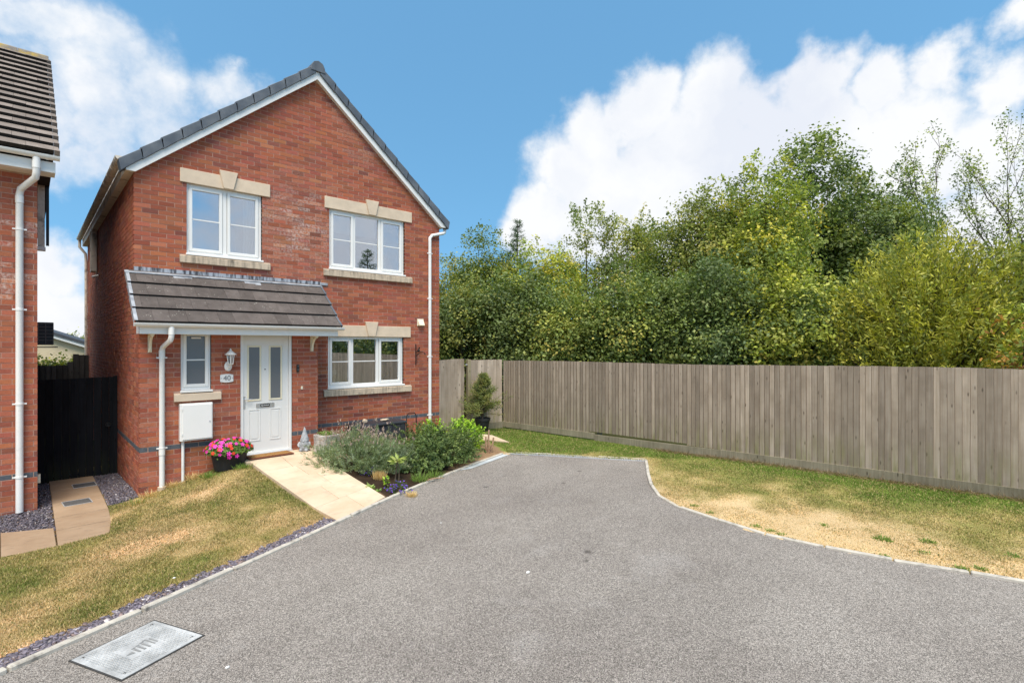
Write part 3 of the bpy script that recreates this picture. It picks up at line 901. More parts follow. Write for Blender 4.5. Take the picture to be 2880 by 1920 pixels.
# ================================================================== brickwork
BZ0 = 0.31
PAL = [((.400, .118, .064), 5), ((.420, .134, .070), 4), ((.375, .108, .064), 4), ((.445, .156, .078), 1.8), ((.335, .104, .068), 1.8), ((.285, .096, .068), .9), ((.405, .124, .076), 2)]
_pw = [w for _, w in PAL]
def brick_col(r, x, z, bloom):
    c = r.choices(PAL, _pw)[0][0]
    f = r.uniform(.70, 1.06)
    return (c[0] * f, c[1] * f * r.uniform(.93, 1.08), c[2] * f * r.uniform(.9, 1.1), bloom(x, z, r) if bloom else r.choice((0, 0, .15)))
def brick_rows(u0, u1, v0, v1, holes, span=None, phase=0.0, z0=BZ0):
    """yields (a, b, za, zb, course) for a stretcher-bond wall, cut round the holes (u0,u1,v0,v1)"""
    k0 = int(math.floor((v0 - z0) / .075)); k1 = int(math.ceil((v1 - z0) / .075))
    for k in range(k0, k1):
        za = z0 + .075 * k; zb = za + .065
        if zb > v1 + .03: continue
        lo, hi = u0, u1
        if span:
            s = span((za + zb) / 2)
            if s is None: continue
            lo, hi = max(lo, s[0]), min(hi, s[1])
        iv = [(lo, hi)]
        for h in holes:
            if min(zb, h[3]) - max(za, h[2]) > .022:
                nx = []
                for a, b in iv:
                    if h[1] <= a or h[0] >= b: nx.append((a, b)); continue
                    if h[0] - a > .02: nx.append((a, h[0]))
                    if b - h[1] > .02: nx.append((h[1], b))
                iv = nx
        off = .1125 if k % 2 else 0.0
        u = u0 + phase - off - .225 * 2
        while u < u1:
            a, b = u, u + .215
            for lo_, hi_ in iv:
                aa, bb = max(a, lo_), min(b, hi_)
                if bb - aa > .006: yield aa, bb, za, zb, k
            u += .225
def put_brick(mb, a, b, za, zb, frame, col, r, depth=.10):
    """frame = (origin, U, N): U along the wall, N outwards"""
    o, U, N = frame
    j = r.uniform(-.0018, .0022)
    vs = []
    for d in (-depth, j):
        for (uu, zz) in ((a, za), (b, za), (b, zb), (a, zb)):
            vs.append((o[0] + U[0] * uu + N[0] * d, o[1] + U[1] * uu + N[1] * d, zz))
    mb.add(vs, [(4, 5, 6, 7), (0, 1, 5, 4), (1, 2, 6, 5), (2, 3, 7, 6), (3, 0, 4, 7)], col)
def cells(us, vs, holes):
    us = sorted(set(us)); vs = sorted(set(vs))
    for i in range(len(us) - 1):
        for j in range(len(vs) - 1):
            cu, cv = (us[i] + us[i + 1]) / 2, (vs[j] + vs[j + 1]) / 2
            if not any(h[0] < cu < h[1] and h[2] < cv < h[3] for h in holes):
                yield us[i], us[i + 1], vs[j], vs[j + 1]

HW, HD = 5.84, 8.6
SLOPE = .835
EAVE0 = 4.58                                       # underside of the bargeboard above the wall's corner
house = thing('detached_house', 'red brick detached house with front gable, tiled porch canopy and white front door', 'house', (HW / 2, HD / 2, 0))
hm = Matrix.Translation((-HW / 2, -HD / 2, 0))
def H(o):
    """parent to the house keeping world placement"""
    o.parent = house
    o.matrix_parent_inverse = hm
    return o
HB = lambda mb, name, m, **k: H(mb.build(name, m, **k))

WIN_UL = (.73, 1.93, 3.37, 4.585); WIN_UR = (3.197, 4.915, 3.37, 4.585); WIN_G = (3.171, 4.889, .975, 2.035)
LIN_UL = (.632, 2.066, 4.585, 4.81); LIN_UR = (3.10, 5.09, 4.585, 4.81); LIN_G = (3.07, 5.06, 2.035, 2.26)
SIL_UL = (.625, 2.066, 3.235, 3.372); SIL_UR = (3.075, 5.09, 3.235, 3.372); SIL_G = (3.07, 5.07, .835, .978)
PY, PW = -.58, 2.73                                # porch projection: front plane and width
WIN_P = (.536, .965, 1.105, 2.15); SIL_P = (.44, 1.106, .97, 1.105); DOOR = (1.405, 2.262, -.7, 2.15)
front_holes = [WIN_UL, WIN_UR, WIN_G, LIN_UL, LIN_UR, LIN_G, SIL_UL, SIL_UR, SIL_G, (-.1, PW, -1, 2.94)]
porch_holes = [WIN_P, SIL_P, DOOR]
def gable(z):
    x = (z - EAVE0 - .07) / SLOPE
    return (0, HW) if x < 0 else ((x, HW - x) if x < HW / 2 - .1 else None)
def bloom_front(x, z, r):
    v = math.exp(-((x - 2.55) / .75) ** 2 - ((z - 4.05) / .75) ** 2) * 1.1 + .35 * (vnoise(x, z, 1.1, 5.0) > .62) * (z > 4.5)
    return min(1, max(0, v * r.uniform(.2, 1.2))) if r.random() < .75 else 0.05
rbk = random.Random(3)
FRONT = ((0, 0), (1, 0), (0, -1)); PORCH = ((0, PY), (1, 0), (0, -1)); LEFT = ((0, 0), (0, 1), (-1, 0)); RIGHT = ((HW, 0), (0, 1), (1, 0)); PRIGHT = ((PW, 0), (0, 1), (1, 0))
wall_mb, blue_list, front_bricks, porch_bricks = MB(), [], [], []
for a, b, za, zb, k in brick_rows(0, HW, -.35, 7.1, front_holes, gable):
    (blue_list if k == -1 else front_bricks).append((a, b, za, zb, FRONT))
for a, b, za, zb, k in brick_rows(0, PW, -.62, 2.10, porch_holes):
    (blue_list if k == -1 else porch_bricks).append((a, b, za, zb, PORCH))
# wall core (the mortar between the bricks) with the openings left free
core = MB()
oh = [WIN_UL, WIN_UR, WIN_G, (0, PW - .1, -1, 2.2)]
for u0, u1, v0, v1 in cells([.012, HW - .012] + [x for h in oh for x in h[:2] if .012 < x < HW - .012], [-.8, EAVE0 + .05] + [z for h in oh for z in h[2:] if -.8 < z < EAVE0 + .05], oh):
    core.box((u0, .004, v0), (u1, .13, v1))
zt = EAVE0 + .05
core.prism([(.012, .004, zt), (HW - .012, .004, zt), (HW / 2, .004, zt + SLOPE * (HW / 2 - .012))], (0, .12, 0))
ph = [WIN_P, DOOR]
for u0, u1, v0, v1 in cells([.012, PW - .012] + [x for h in ph for x in h[:2]], [-.8, 2.10] + [z for h in ph for z in h[2:] if z < 2.10], ph):
    core.box((u0, PY + .004, v0), (u1, PY + .13, v1))
core.box((.004, .13, -.8), (.13, HD - .01, EAVE0 + .02)); core.box((HW - .13, .13, -.8), (HW - .007, HD - .01, EAVE0 + .02)); core.box((.13, HD - .15, -.8), (HW - .13, HD - .01, EAVE0 + .02))
core.prism([(.004, PY + .13, -.8), (.004, .007, -.8), (.004, .007, 2.96), (.004, PY + .13, 2.48)], (.12, 0, 0))
core.prism([(PW - .13, PY + .13, -.8), (PW - .13, .007, -.8), (PW - .13, .007, 2.96), (PW - .13, PY + .13, 2.48)], (.123, 0, 0))
wall = HB(core, 'wall', 'mortar')
def child(mb, name, m, parent, **k):
    o = mb.build(name, m, **k)
    o.parent = parent
    o.matrix_parent_inverse = parent.matrix_world.inverted() if parent is not wall else hm
    return o
# the nearest 300 bricks are pieces of their own, the others one mass
r = rbk
single = [(b_, 'p') for b_ in porch_bricks]
rest = sorted(front_bricks, key=lambda q: math.hypot((q[0] + q[1]) / 2 - CAM[0], CAM[1]) + abs(q[2] - 3.6) * .4)
nsing = 300 - len(porch_bricks)
singles = porch_bricks + rest[:max(0, nsing)]
for a, b, za, zb, fr in singles[:300]:
    m = MB(); put_brick(m, a, b, za, zb, fr, brick_col(r, a, za, bloom_front if fr is FRONT else None), r)
    o = m.build('brick', 'brick'); o.parent = wall
for a, b, za, zb, fr in singles[300:] + rest[max(0, nsing):]:
    put_brick(wall_mb, a, b, za, zb, fr, brick_col(r, a, za, bloom_front if fr is FRONT else None), r)
def roofcut(z):
    lo = .112 if z > 2.90 else max(.112 - .0 + PY, min(.112, (z - 2.96) / .876 + .06)) if z > 2.40 else PY + .112
    return (lo, HD)
sw_hole = [(5.75, 6.35, 3.6, 4.62)]
for a, b, za, zb, k in brick_rows(PY + .1125, HD, -.75, 4.62, sw_hole, roofcut):
    if k == -1: blue_list.append((a, b, za, zb, LEFT))
    else: put_brick(wall_mb, a, b, za, zb, LEFT, brick_col(r, a, za, None), r)
for a, b, za, zb, k in brick_rows(.1125, HD, -.5, 4.62, [], None):
    if k == -1: blue_list.append((a, b, za, zb, RIGHT))
    else: put_brick(wall_mb, a, b, za, zb, RIGHT, brick_col(r, a, za, None), r)
for a, b, za, zb, k in brick_rows(PY + .1125, -.01, -.3, 2.85, [], lambda z: (PY + .112, -.01) if z < 2.4 else ((z - 2.96) / .876 + .06, -.01)):
    put_brick(wall_mb, a, b, za, zb, PRIGHT, brick_col(r, a, za, None), r)
o = wall_mb.build('bricks', 'brick'); o.parent = wall; kind(o, 'stuff')
for a, b, za, zb, fr in blue_list:
    if fr in (FRONT, PORCH):
        m = MB(); put_brick(m, a, b, za, zb, fr, (1, 1, 1, 1), r, .098); o = m.build('blue_brick', 'blue_brick'); o.parent = wall
m = MB()
for a, b, za, zb, fr in blue_list:
    if fr not in (FRONT, PORCH): put_brick(m, a, b, za, zb, fr, (1, 1, 1, 1), r, .098)
o = m.build('blue_course', 'blue_brick'); o.parent = wall; kind(o, 'stuff')

# lintels with keystones, sills
def lintel(L, kx, name='lintel'):
    m = MB(); m.box((L[0], -.022, L[2] - .002), (L[1], .10, L[3] + .002))
    l = HB(m, name, 'bath_stone', bevel=.004)
    zt_, zb_ = L[3] + .085, L[2] + .004
    m = MB(); m.prism([(kx - .078, -.052, zb_), (kx + .078, -.052, zb_), (kx + .148, -.052, zt_), (kx - .148, -.052, zt_)], (0, .06, 0))
    k = m.build('keystone', 'bath_stone', bevel=.006); k.parent = l; k.matrix_parent_inverse = Matrix.Identity(4)
    return l
lintel(LIN_UL, 1.365); lintel(LIN_UR, 4.12); lintel(LIN_G, 4.105)
def sill(s, y, split=True, mat_='sill_stone'):
    xs = [s[0], s[1]] if not split else [s[0], (s[0] + s[1]) / 2, s[1]]
    for a, b in zip(xs[:-1], xs[1:]):
        m = MB()
        m.prism([(a + .002, y - .050, s[2]), (a + .002, y - .050, s[3] - .022), (a + .002, y + .06, s[3] + .004), (a + .002, y + .06, s[2])], (b - a - .004, 0, 0))
        HB(m, 'stone_sill', mat_, bevel=.004)
sill(SIL_UL, 0, False); sill(SIL_UR, 0); sill(SIL_G, 0); sill(SIL_P, PY, False, 'bath_stone')

def window(w, y, lights, bar=.5, glass='glass', fw=.05, nose=True, vent=False):
    """lights: list of (x0, x1, opening)"""
    x0, x1, z0, z1 = w
    z0 = z0 + .035
    m = MB(); m.frame(x0 + .002, x1 - .002, z0, z1 - .004, fw, y, y + .065, wb=.055)
    for a, b in zip(lights[:-1], lights[1:]):
        c = (a[1] + b[0]) / 2; m.box((c - .032, y + .001, z0 + .05), (c + .032, y + .06, z1 - .05))
    win = HB(m, 'window', 'upvc', bevel=.004)
    kid = lambda mb, nm, mt, **kk: setattr(mb.build(nm, mt, **kk), 'parent', win)
    if nose:
        m = MB(); m.box((x0 - .012, y - .075, z0 - .036), (x1 + .02, y + .03, z0 - .002)); kid(m, 'window_sill', 'upvc', bevel=.005)
    for (a, b, op) in lights:
        g = MB()
        if op:
            s = MB(); s.frame(a - .012, b + .012, z0 + .046, z1 - .05, .048, y - .014, y + .03); kid(s, 'sash', 'upvc', bevel=.004)
            ga, gb, gz0, gz1 = a + .034, b - .034, z0 + .092, z1 - .096
        else:
            ga, gb, gz0, gz1 = a, b, z0 + .052, z1 - .052
        g.box((ga, y + .016, gz0), (gb, y + .022, gz1)); kid(g, 'pane', glass)
        if bar:
            zc = gz0 + (gz1 - gz0) * bar
            s = MB(); s.box((ga, y + .008, zc - .010), (gb, y + .0155, zc + .010)); kid(s, 'glazing_bar', 'upvc')
        if vent:
            s = MB(); s.box(((ga + gb) / 2 - .07, y - .024, z1 - .142), ((ga + gb) / 2 + .07, y - .0145, z1 - .118)); kid(s, 'trickle_vent', 'upvc', bevel=.003)
    return win
window(WIN_UL, .045, [(.785, 1.270, True), (1.372, 1.862, True)])
window(WIN_UR, .045, [(3.262, 3.712, True), (3.772, 4.275, False), (4.372, 4.850, True)])
window(WIN_G, .045, [(3.234, 3.660, True), (3.735, 4.222, False), (4.325, 4.822, True)])
window((.538, .963, 1.105, 2.10), PY + .03, [(.585, .918, True)], glass='glass_obscure', vent=True)

# rooms behind the glass
rm = MB()
for z0, z1 in ((-.02, .02), (2.42, 2.50), (4.80, 4.86)): rm.box((.2, .16, z0), (HW - .2, 4.2, z1))
rm.box((.15, 4.2, 0), (HW - .15, 4.25, 4.8)); rm.box((2.6, .2, .02), (2.68, 4.2, 4.8)); rm.box((.15, .16, .02), (.2, 4.2, 4.8)); rm.box((HW - .2, .16, .02), (HW - .15, 4.2, 4.8))
HB(rm, 'room_lining', 'room_wall')

# front door
m = MB(); m.frame(1.407, 2.260, -.02, 2.10, .048, PY + .02, PY + .10, wb=.05)
frame = HB(m, 'door_frame', 'upvc', bevel=.004)
m = MB(); yd = PY + .05
m.box((1.458, yd, .032), (2.210, yd + .045, 2.05))
door = HB(m, 'front_door', 'door_white', bevel=.003)
def dkid(mb, nm, mt, **kk):
    o = mb.build(nm, mt, **kk); o.parent = door; return o
for a, b in ((1.551, 1.721), (1.905, 2.072)):
    m = MB(); m.frame(a - .030, b + .030, .895, 1.850, .030, yd - .012, yd - .0005); dkid(m, 'glazing_trim', 'upvc_cream', bevel=.005)
    m = MB(); m.box((a, yd - .005, .925), (b, yd - .0015, 1.820)); dkid(m, 'pane', 'glass_obscure')
for a, b in ((1.538, 1.738), (1.888, 2.082)):
    m = MB(); m.frame(a, b, .205, .755, .022, yd - .008, yd - .0005); m.box((a + .040, yd - .007, .245), (b - .040, yd - .0004, .715)); dkid(m, 'raised_panel', 'door_white', bevel=.0035)
m = MB(); m.box((1.664, yd - .012, .772), (1.968, yd - .0005, .848)); lb = dkid(m, 'letter_plate', 'chrome', bevel=.004)
m = MB(); m.box((1.735, yd - .0155, .785), (1.888, yd - .0122, .836)); dkid(m, 'letter_flap', 'black_plastic')
m = MB(); m.tube([(1.765 + .014 * math.cos(t_ * .5236), yd - .0165, .8105 + .014 * math.sin(t_ * .5236)) for t_ in range(13)], .0032, 6, caps=False)
for kx in range(5): m.box((1.795 + kx * .0165, yd - .0175, .804), (1.795 + kx * .0165 + .010, yd - .0157, .804 + (.013 if kx % 2 else .017)))
dkid(m, 'flap_emblem', 'plaque_white')
m = MB(); m.lathe([(.010, 0), (.010, .01)], 12); o = dkid(m, 'spy_hole', 'black_plastic', loc=(1.812, yd - .0005, 1.436)); o.rotation_euler = (math.radians(90), 0, 0)
m = MB(); m.box((1.462, yd - .010, .775), (1.492, yd - .0005, .985)); m.tube([(1.477, yd - .004, .935), (1.477, yd - .045, .935), (1.490, yd - .052, .935), (1.590, yd - .052, .930)], .009, 8); m.tube([(1.477, yd - .004, .83), (1.477, yd - .016, .83)], .010, 8)
dkid(m, 'door_handle', 'chrome', smooth=True)
m = MB(); m.box((1.407, PY - .030, -.035), (2.260, PY + .09, -.004)); HB(m, 'threshold', 'galvanised', bevel=.003)

# gable: bargeboards, verge caps, ridge, roof slopes
YB = -.10
for s in (0, 1):
    X = (lambda x: x) if s == 0 else (lambda x: HW - x)
    m = MB()
    zb = lambda x: EAVE0 + SLOPE * x
    pts = [(X(-.11), YB, EAVE0 + .005), (X(.012), YB, EAVE0 + .005), (X(HW / 2), YB, zb(HW / 2)), (X(HW / 2), YB, zb(HW / 2) + .165), (X(-.11), YB, zb(-.11) + .165 + .02)]
    m.prism(pts, (0, .022, 0))
    HB(m, 'bargeboard', 'upvc', bevel=.003)
    m = MB(); m.prism([(X(.0), YB + .022, zb(0) + .012), (X(HW / 2), YB + .022, zb(HW / 2) + .012), (X(HW / 2), YB + .022, zb(HW / 2) + .03), (X(.0), YB + .022, zb(0) + .03)], (0, .085, 0)); HB(m, 'verge_soffit', 'upvc')
    # stepped verge caps
    nv = 11
    x_a, x_b = -.19, HW / 2 - .075
    for i in range(nv):
        xa = x_a + (x_b - x_a) * i / nv - .020; xb = x_a + (x_b - x_a) * (i + 1) / nv + .012
        lift_a, lift_b = .040, .0
        zt_ = lambda x: EAVE0 + .165 + SLOPE * x
        m = MB()
        p4 = [(X(xa + .035), YB - .034, zt_(xa) - .012), (X(xb + .02), YB - .034, zt_(xb) - .010), (X(xb), YB - .034, zt_(xb) + .140 + lift_b), (X(xa), YB - .034, zt_(xa) + .125 + lift_a)]
        m.prism(p4, (0, .20, 0))
        HB(m, 'verge_cap', 'verge_grey', bevel=.006)
# ridge tiles, the first with a rounded end cap
for i in range(19):
    m = MB(); y0 = YB - .045 + i * .45
    z = EAVE0 + .165 + SLOPE * HW / 2 + .045
    prof = [(-.145, -.075), (-.125, .03), (-.085, .10), (0, .135), (.085, .10), (.125, .03), (.145, -.075)]
    m.prism([(HW / 2 + a, y0, z + b + (.004 if i % 2 else 0)) for a, b in prof], (0, .44, 0))
    HB(m, 'ridge_tile', 'verge_grey', bevel=.004)
# the two slopes, laid in courses
for s in (0, 1):
    m = MB()
    nv = 13
    for i in range(nv):
        xa = -.115 + (HW / 2 + .04) * i / nv; xb = xa + (HW / 2 + .04) / nv + .03
        za, zb2 = EAVE0 + .165 + SLOPE * xa + .115, EAVE0 + .165 + SLOPE * xb + .090
        for j in range(26):
            y0 = YB + .16 + j * .33 + (.165 if i % 2 else 0)
            X = (lambda x: x) if s == 0 else (lambda x: HW - x)
            m.add([(X(xa), y0 + .003, za), (X(xa), y0 + .327, za), (X(xb), y0 + .327, zb2), (X(xb), y0 + .003, zb2), (X(xa), y0 + .003, za - .022), (X(xa), y0 + .327, za - .022), (X(xb), y0 + .327, zb2 - .022), (X(xb), y0 + .003, zb2 - .022)],
                  [(0, 1, 2, 3), (4, 7, 6, 5), (0, 4, 5, 1), (1, 5, 6, 2), (2, 6, 7, 3), (3, 7, 4, 0)])
    roof = HB(m, 'roof_slope', 'verge_grey'); kind(roof, 'stuff')
    m = MB(); zz = EAVE0 + .165
    if s == 0: m.prism([(-.11, 0.0, zz - .1), (HW / 2 - .01, 0.0, zz - .1 + SLOPE * (HW / 2 + .11)), (HW / 2 - .01, 0.0, zz - .06 + SLOPE * (HW / 2 + .11)), (-.11, 0.0, zz - .06)], (0, HD, 0))
    else: m.prism([(HW + .11, 0.0, zz - .1), (HW / 2 + .01, 0.0, zz - .1 + SLOPE * (HW / 2 + .11)), (HW / 2 + .01, 0.0, zz - .06 + SLOPE * (HW / 2 + .11)), (HW + .11, 0.0, zz - .06)], (0, HD, 0))
    HB(m, 'roof_deck', 'black_plastic')

def half_gutter(x0, y0, x1, y1, z, r, mat_, parent_fn, every=.75, name='gutter'):
    """half-round gutter from (x0,y0) to (x1,y1), rim at z"""
    d = np.array([x1 - x0, y1 - y0]); L = np.hypot(*d); d /= L; nrm = np.array([-d[1], d[0]])
    def ring(s, rr, t0=180, t1=360, n=9):
        return [(x0 + d[0] * s + nrm[0] * rr * math.cos(math.radians(t0 + (t1 - t0) * i / n)), y0 + d[1] * s + nrm[1] * rr * math.cos(math.radians(t0 + (t1 - t0) * i / n)), z + rr * math.sin(math.radians(t0 + (t1 - t0) * i / n))) for i in range(n + 1)]
    m = MB()
    a, b = ring(0, r), ring(L, r); c, e = ring(0, r - .004), ring(L, r - .004)
    n = 10
    m.add(a + b, [(i, i + 1, n + i + 1, n + i) for i in range(n - 1)])
    m.add(c + e, [(i, n + i, n + i + 1, i + 1) for i in range(n - 1)])
    m.add(a, [tuple(range(n))]); m.add(b, [tuple(range(n))[::-1]])
    g = parent_fn(m.build(name, mat_, smooth=True))
    s = .12
    while s < L:
        m = MB()
        a, b = ring(s, r + .005), ring(s + .028, r + .005)
        m.add(a + b, [(i, i + 1, n + i + 1, n + i) for i in range(n - 1)])
        a2, b2 = ring(s, r - .002), ring(s + .028, r - .002)
        m.add(a + a2, [(i, n + i, n + i + 1, i + 1) for i in range(n - 1)]); m.add(b + b2, [(i, i + 1, n + i + 1, n + i) for i in range(n - 1)])
        k_ = m.build('gutter_bracket', mat_, smooth=True); k_.parent = g
        s += every
    return g
def pipe(pts, r, mat_, parent_fn, clips=(), clipdir=(1, 0), name='downpipe', collars=()):
    m = MB(); m.tube(pts, r, 14)
    g = parent_fn(m.build(name, mat_, smooth=True))
    for (x, y, z) in clips:
        m = MB(); m.tube([(x, y, z - .014), (x, y, z + .014)], r + .005, 14)
        m.box((x - clipdir[0] * (r + .03) - .004, y - .004, z - .010), (x + clipdir[0] * (r + .03) + .004, y + .012, z + .010))
        c = m.build('pipe_clip', mat_, smooth=True); c.parent = g
    for (x, y, z) in collars:
        m = MB(); m.tube([(x, y, z - .05), (x, y, z + .05)], r + .005, 14); c = m.build('pipe_collar', mat_, smooth=True); c.parent = g
    return g
# left eaves of the house: fascia, soffit, gutter
m = MB(); m.box((-.112, YB + .025, EAVE0 + .012), (-.095, HD, EAVE0 + .215)); HB(m, 'fascia', 'gutter_dirty')
m = MB(); m.box((-.095, YB + .025, EAVE0 + .012), (-.001, HD, EAVE0 + .030)); HB(m, 'soffit', 'gutter_dirty')
half_gutter(-.185, YB - .01, -.185, HD - .1, EAVE0 + .20, .062, 'gutter_dirty', H, .55)
pipe([(-.185, 8.35, EAVE0 + .15), (-.185, 8.35, EAVE0 - .05), (-.06, 8.35, EAVE0 - .22), (-.05, 8.35, EAVE0 - .4), (-.05, 8.35, -.5)], .034, 'gutter_dirty', H)
m = MB(); m.box((HW + .095, YB + .025, EAVE0 + .012), (HW + .112, HD, EAVE0 + .16)); HB(m, 'fascia', 'upvc')
m = MB(); m.box((HW + .001, YB + .025, EAVE0 + .012), (HW + .095, HD, EAVE0 + .030)); HB(m, 'soffit', 'upvc')
half_gutter(HW + .185, YB + .06, HW + .185, HD - .1, EAVE0 + .17, .06, 'white_pvc_pipe', H, .8)
XD = 5.545
pipe([(HW + .185, .05, EAVE0 + .11), (HW + .185, .03, EAVE0 + .0), (HW + .13, -.02, EAVE0 - .09), (HW + .06, -.052, EAVE0 - .125), (XD + .06, -.052, EAVE0 - .21), (XD, -.052, EAVE0 - .28), (XD, -.052, EAVE0 - .36), (XD, -.052, -.2)], .036, 'white_pvc_pipe', H,
     clips=[(XD, -.052, z) for z in (3.95, 2.92, 1.60, .27)])

# porch canopy: lean-to of interlocking tiles on a white fascia
CX0, CX1 = -.10, 2.985
CY, CZ, TY, TZ = -.965, 2.185, -.02, 3.02            # eave line and top line of the tiles
m = MB(); m.box((-.04, -.915, 2.018), (2.965, -.893, 2.150)); canopy = HB(m, 'porch_fascia', 'upvc', bevel=.003)
m = MB(); m.box((-.038, -.892, 2.024), (2.963, PY - .002, 2.036)); HB(m, 'porch_soffit', 'upvc')
m = MB()
m.prism([(-.036, -.89, 2.15), (-.036, -.005, 2.93), (-.036, -.005, 2.86), (-.036, -.80, 2.15)], (3.0, 0, 0)); HB(m, 'canopy_deck', 'black_plastic')
for xx in (-.038, 2.945):
    m = MB(); m.prism([(xx, -.89, 2.038), (xx, -.89, 2.14), (xx, -.005, 2.92), (xx, -.005, 2.80), (xx, PY, 2.30), (xx, PY, 2.038)], (.02, 0, 0)); HB(m, 'canopy_cheek', 'upvc')
rows, ncol = 4, 14
sl = np.array([TY - CY, TZ - CZ]); SLn = np.hypot(*sl); sl = sl / SLn; nr = np.array([-sl[1], sl[0]])
rt = random.Random(9)
tw = (CX1 - CX0) / ncol
for i in range(rows):
    s0 = SLn * i / rows - .012; s1 = SLn * (i + 1) / rows + .03
    for j in range(-1, ncol):
        x0 = CX0 + tw * j + (tw / 2 if i % 2 else 0); x1 = x0 + tw
        x0c, x1c = max(x0, CX0) + .0012, min(x1, CX1) - .0012
        if x1c - x0c < .03: continue
        if i == 3 and j in (2, 8): glasspane = True
        else: glasspane = False
        j0, jx = rt.uniform(-.002, .003), 0
        def P(x, s, h): return (x, CY + sl[0] * s + nr[0] * h, CZ + sl[1] * s + nr[1] * h)
        hb, ht = .046 + j0, .010
        m = MB()
        m.add([P(x0c, s0, hb), P(x1c, s0, hb), P(x1c, s1, ht), P(x0c, s1, ht), P(x0c, s0 + .008, hb - .044), P(x1c, s0 + .008, hb - .044), P(x1c, s1, ht - .024), P(x0c, s1, ht - .024)],
              [(0, 1, 2, 3), (4, 7, 6, 5), (0, 4, 5, 1), (1, 5, 6, 2), (2, 6, 7, 3), (3, 7, 4, 0)])
        tile = HB(m, 'roof_tile', 'porch_tile'); tile.data.materials.append(M['tile_edge_shade']); tile.data.polygons[2].material_index = 1
    # lead-grey clips at the left verge
    m = MB(); m.add([P(CX0 - .014, s0 - .004, hb + .006), P(CX0 + .030, s0 - .004, hb + .006), P(CX0 + .030, s1 - .03, ht + .012), P(CX0 - .014, s1 - .03, ht + .012), P(CX0 - .014, s0 - .004, hb - .08), P(CX0 - .014, s1 - .03, ht - .08)],
                    [(0, 1, 2, 3), (0, 3, 5, 4)]); HB(m, 'verge_clip', 'lead')
    m = MB(); m.add([P(CX1 - .006, s0 - .004, hb + .008), P(CX1 + .030, s0 - .004, hb + .008), P(CX1 + .030, s1 - .03, ht + .014), P(CX1 - .006, s1 - .03, ht + .014), P(CX1 + .030, s0 - .004, hb - .07), P(CX1 + .030, s1 - .03, ht - .07)],
                    [(0, 1, 2, 3), (1, 4, 5, 2)]); HB(m, 'verge_clip', 'verge_grey')
# two bluish repair patches near the top of the canopy
for xx in (.52, 1.60):
    s0, s1 = SLn * .79, SLn * .935
    m = MB(); m.add([P(xx, s0, .034), P(xx + .27, s0, .034), P(xx + .27, s1, .024), P(xx, s1, .024), P(xx, s0, .028), P(xx + .27, s0, .028), P(xx + .27, s1, .018), P(xx, s1, .018)],
                    [(0, 1, 2, 3), (0, 4, 5, 1), (1, 5, 6, 2), (2, 6, 7, 3), (3, 7, 4, 0)]); HB(m, 'lead_patch', 'lead', bevel=.002)
# lead flashing in three lengths, dressed over the tiles and up the wall
xs_ = [CX0 - .03, 1.05, 2.06, CX1 + .02]
for a, b in zip(xs_[:-1], xs_[1:]):
    m = MB()
    a1, b1 = a + .003, b + .012
    y0_, z0_ = CY + sl[0] * (SLn - .075) + nr[0] * .040, CZ + sl[1] * (SLn - .075) + nr[1] * .040
    m.add([(a1, y0_, z0_), (b1, y0_, z0_), (b1, -.012, 3.035), (a1, -.012, 3.035), (a1, y0_, z0_ - .010), (b1, y0_, z0_ - .010)], [(0, 1, 2, 3), (4, 5, 1, 0)])
    HB(m, 'flashing', 'lead')
    m = MB(); m.add([(max(a1, .0), -.0125, 3.035), (b1, -.0125, 3.035), (b1, -.010, 3.105), (max(a1, .0), -.010, 3.105), (max(a1, .0), -.004, 3.105), (b1, -.004, 3.105)], [(0, 1, 2, 3), (3, 2, 5, 4)]); HB(m, 'flashing_upstand', 'lead_stain')
m = MB(); m.box((CX1 + .02, -.02, 3.03), (CX1 + .18, -.004, 3.085)); HB(m, 'flashing_end', 'lead', bevel=.008)
half_gutter(3.05, -.972, -.115, -.972, 2.178, .056, 'upvc', H, .92)
pipe([(.345, -.972, 2.13), (.345, -.972, 1.985), (.335, -.950, 1.925), (.288, -.655, 1.825), (.280, PY - .045, 1.77), (.280, PY - .045, -.33)], .037, 'upvc', H,
     clips=[(.280, PY - .045, 1.66), (.280, PY - .045, .275)], collars=[(.345, -.972, 2.06), (.28, PY - .045, 1.72), (.28, PY - .045, .22)])
m = MB(); m.tube([(.280, PY - .045, -.40), (.280, PY - .045, -.315)], .058, 12); HB(m, 'drain_collar', 'buff_pebble')
pipe([(.560, PY - .035, .36), (.560, PY - .035, -.32)], .022, 'white_pvc_pipe', H, name='gas_pipe')
# gallows brackets under the canopy
for xx in (.105, 2.585):
    m = MB()
    m.box((xx, PY - .028, 1.745), (xx + .05, PY - .001, 2.02)); m.box((xx, PY - .25, 1.995), (xx + .05, PY - .029, 2.020))
    pts = []
    for i in range(9):
        t_ = i / 8 * math.pi / 2
        pts.append((xx + .006, PY - .030 - .185 * (1 - math.cos(t_)), 1.81 + .185 * math.sin(t_)))
    out = pts + [(p[0], p[1] - .0 + .0, p[2] + .0) for p in []]
    inner = [(xx + .006, PY - .030 - .21 * (1 - math.cos(i / 8 * math.pi / 2)) + 0, 1.765 + .23 * math.sin(i / 8 * math.pi / 2)) for i in range(9)]
    m.tube([(xx + .025, p[1] - .01, p[2]) for p in inner], .019, 6)
    HB(m, 'canopy_bracket', 'upvc_cream', bevel=0)
# extractor cowl on the front wall
m = MB(); m.box((5.235, -.012, 2.29), (5.405, -.001, 2.45)); m.prism([(5.25, -.012, 2.44), (5.25, -.085, 2.315), (5.25, -.085, 2.300), (5.25, -.012, 2.300)], (.14, 0, 0)); HB(m, 'vent_cowl', 'upvc_cream', bevel=.003)
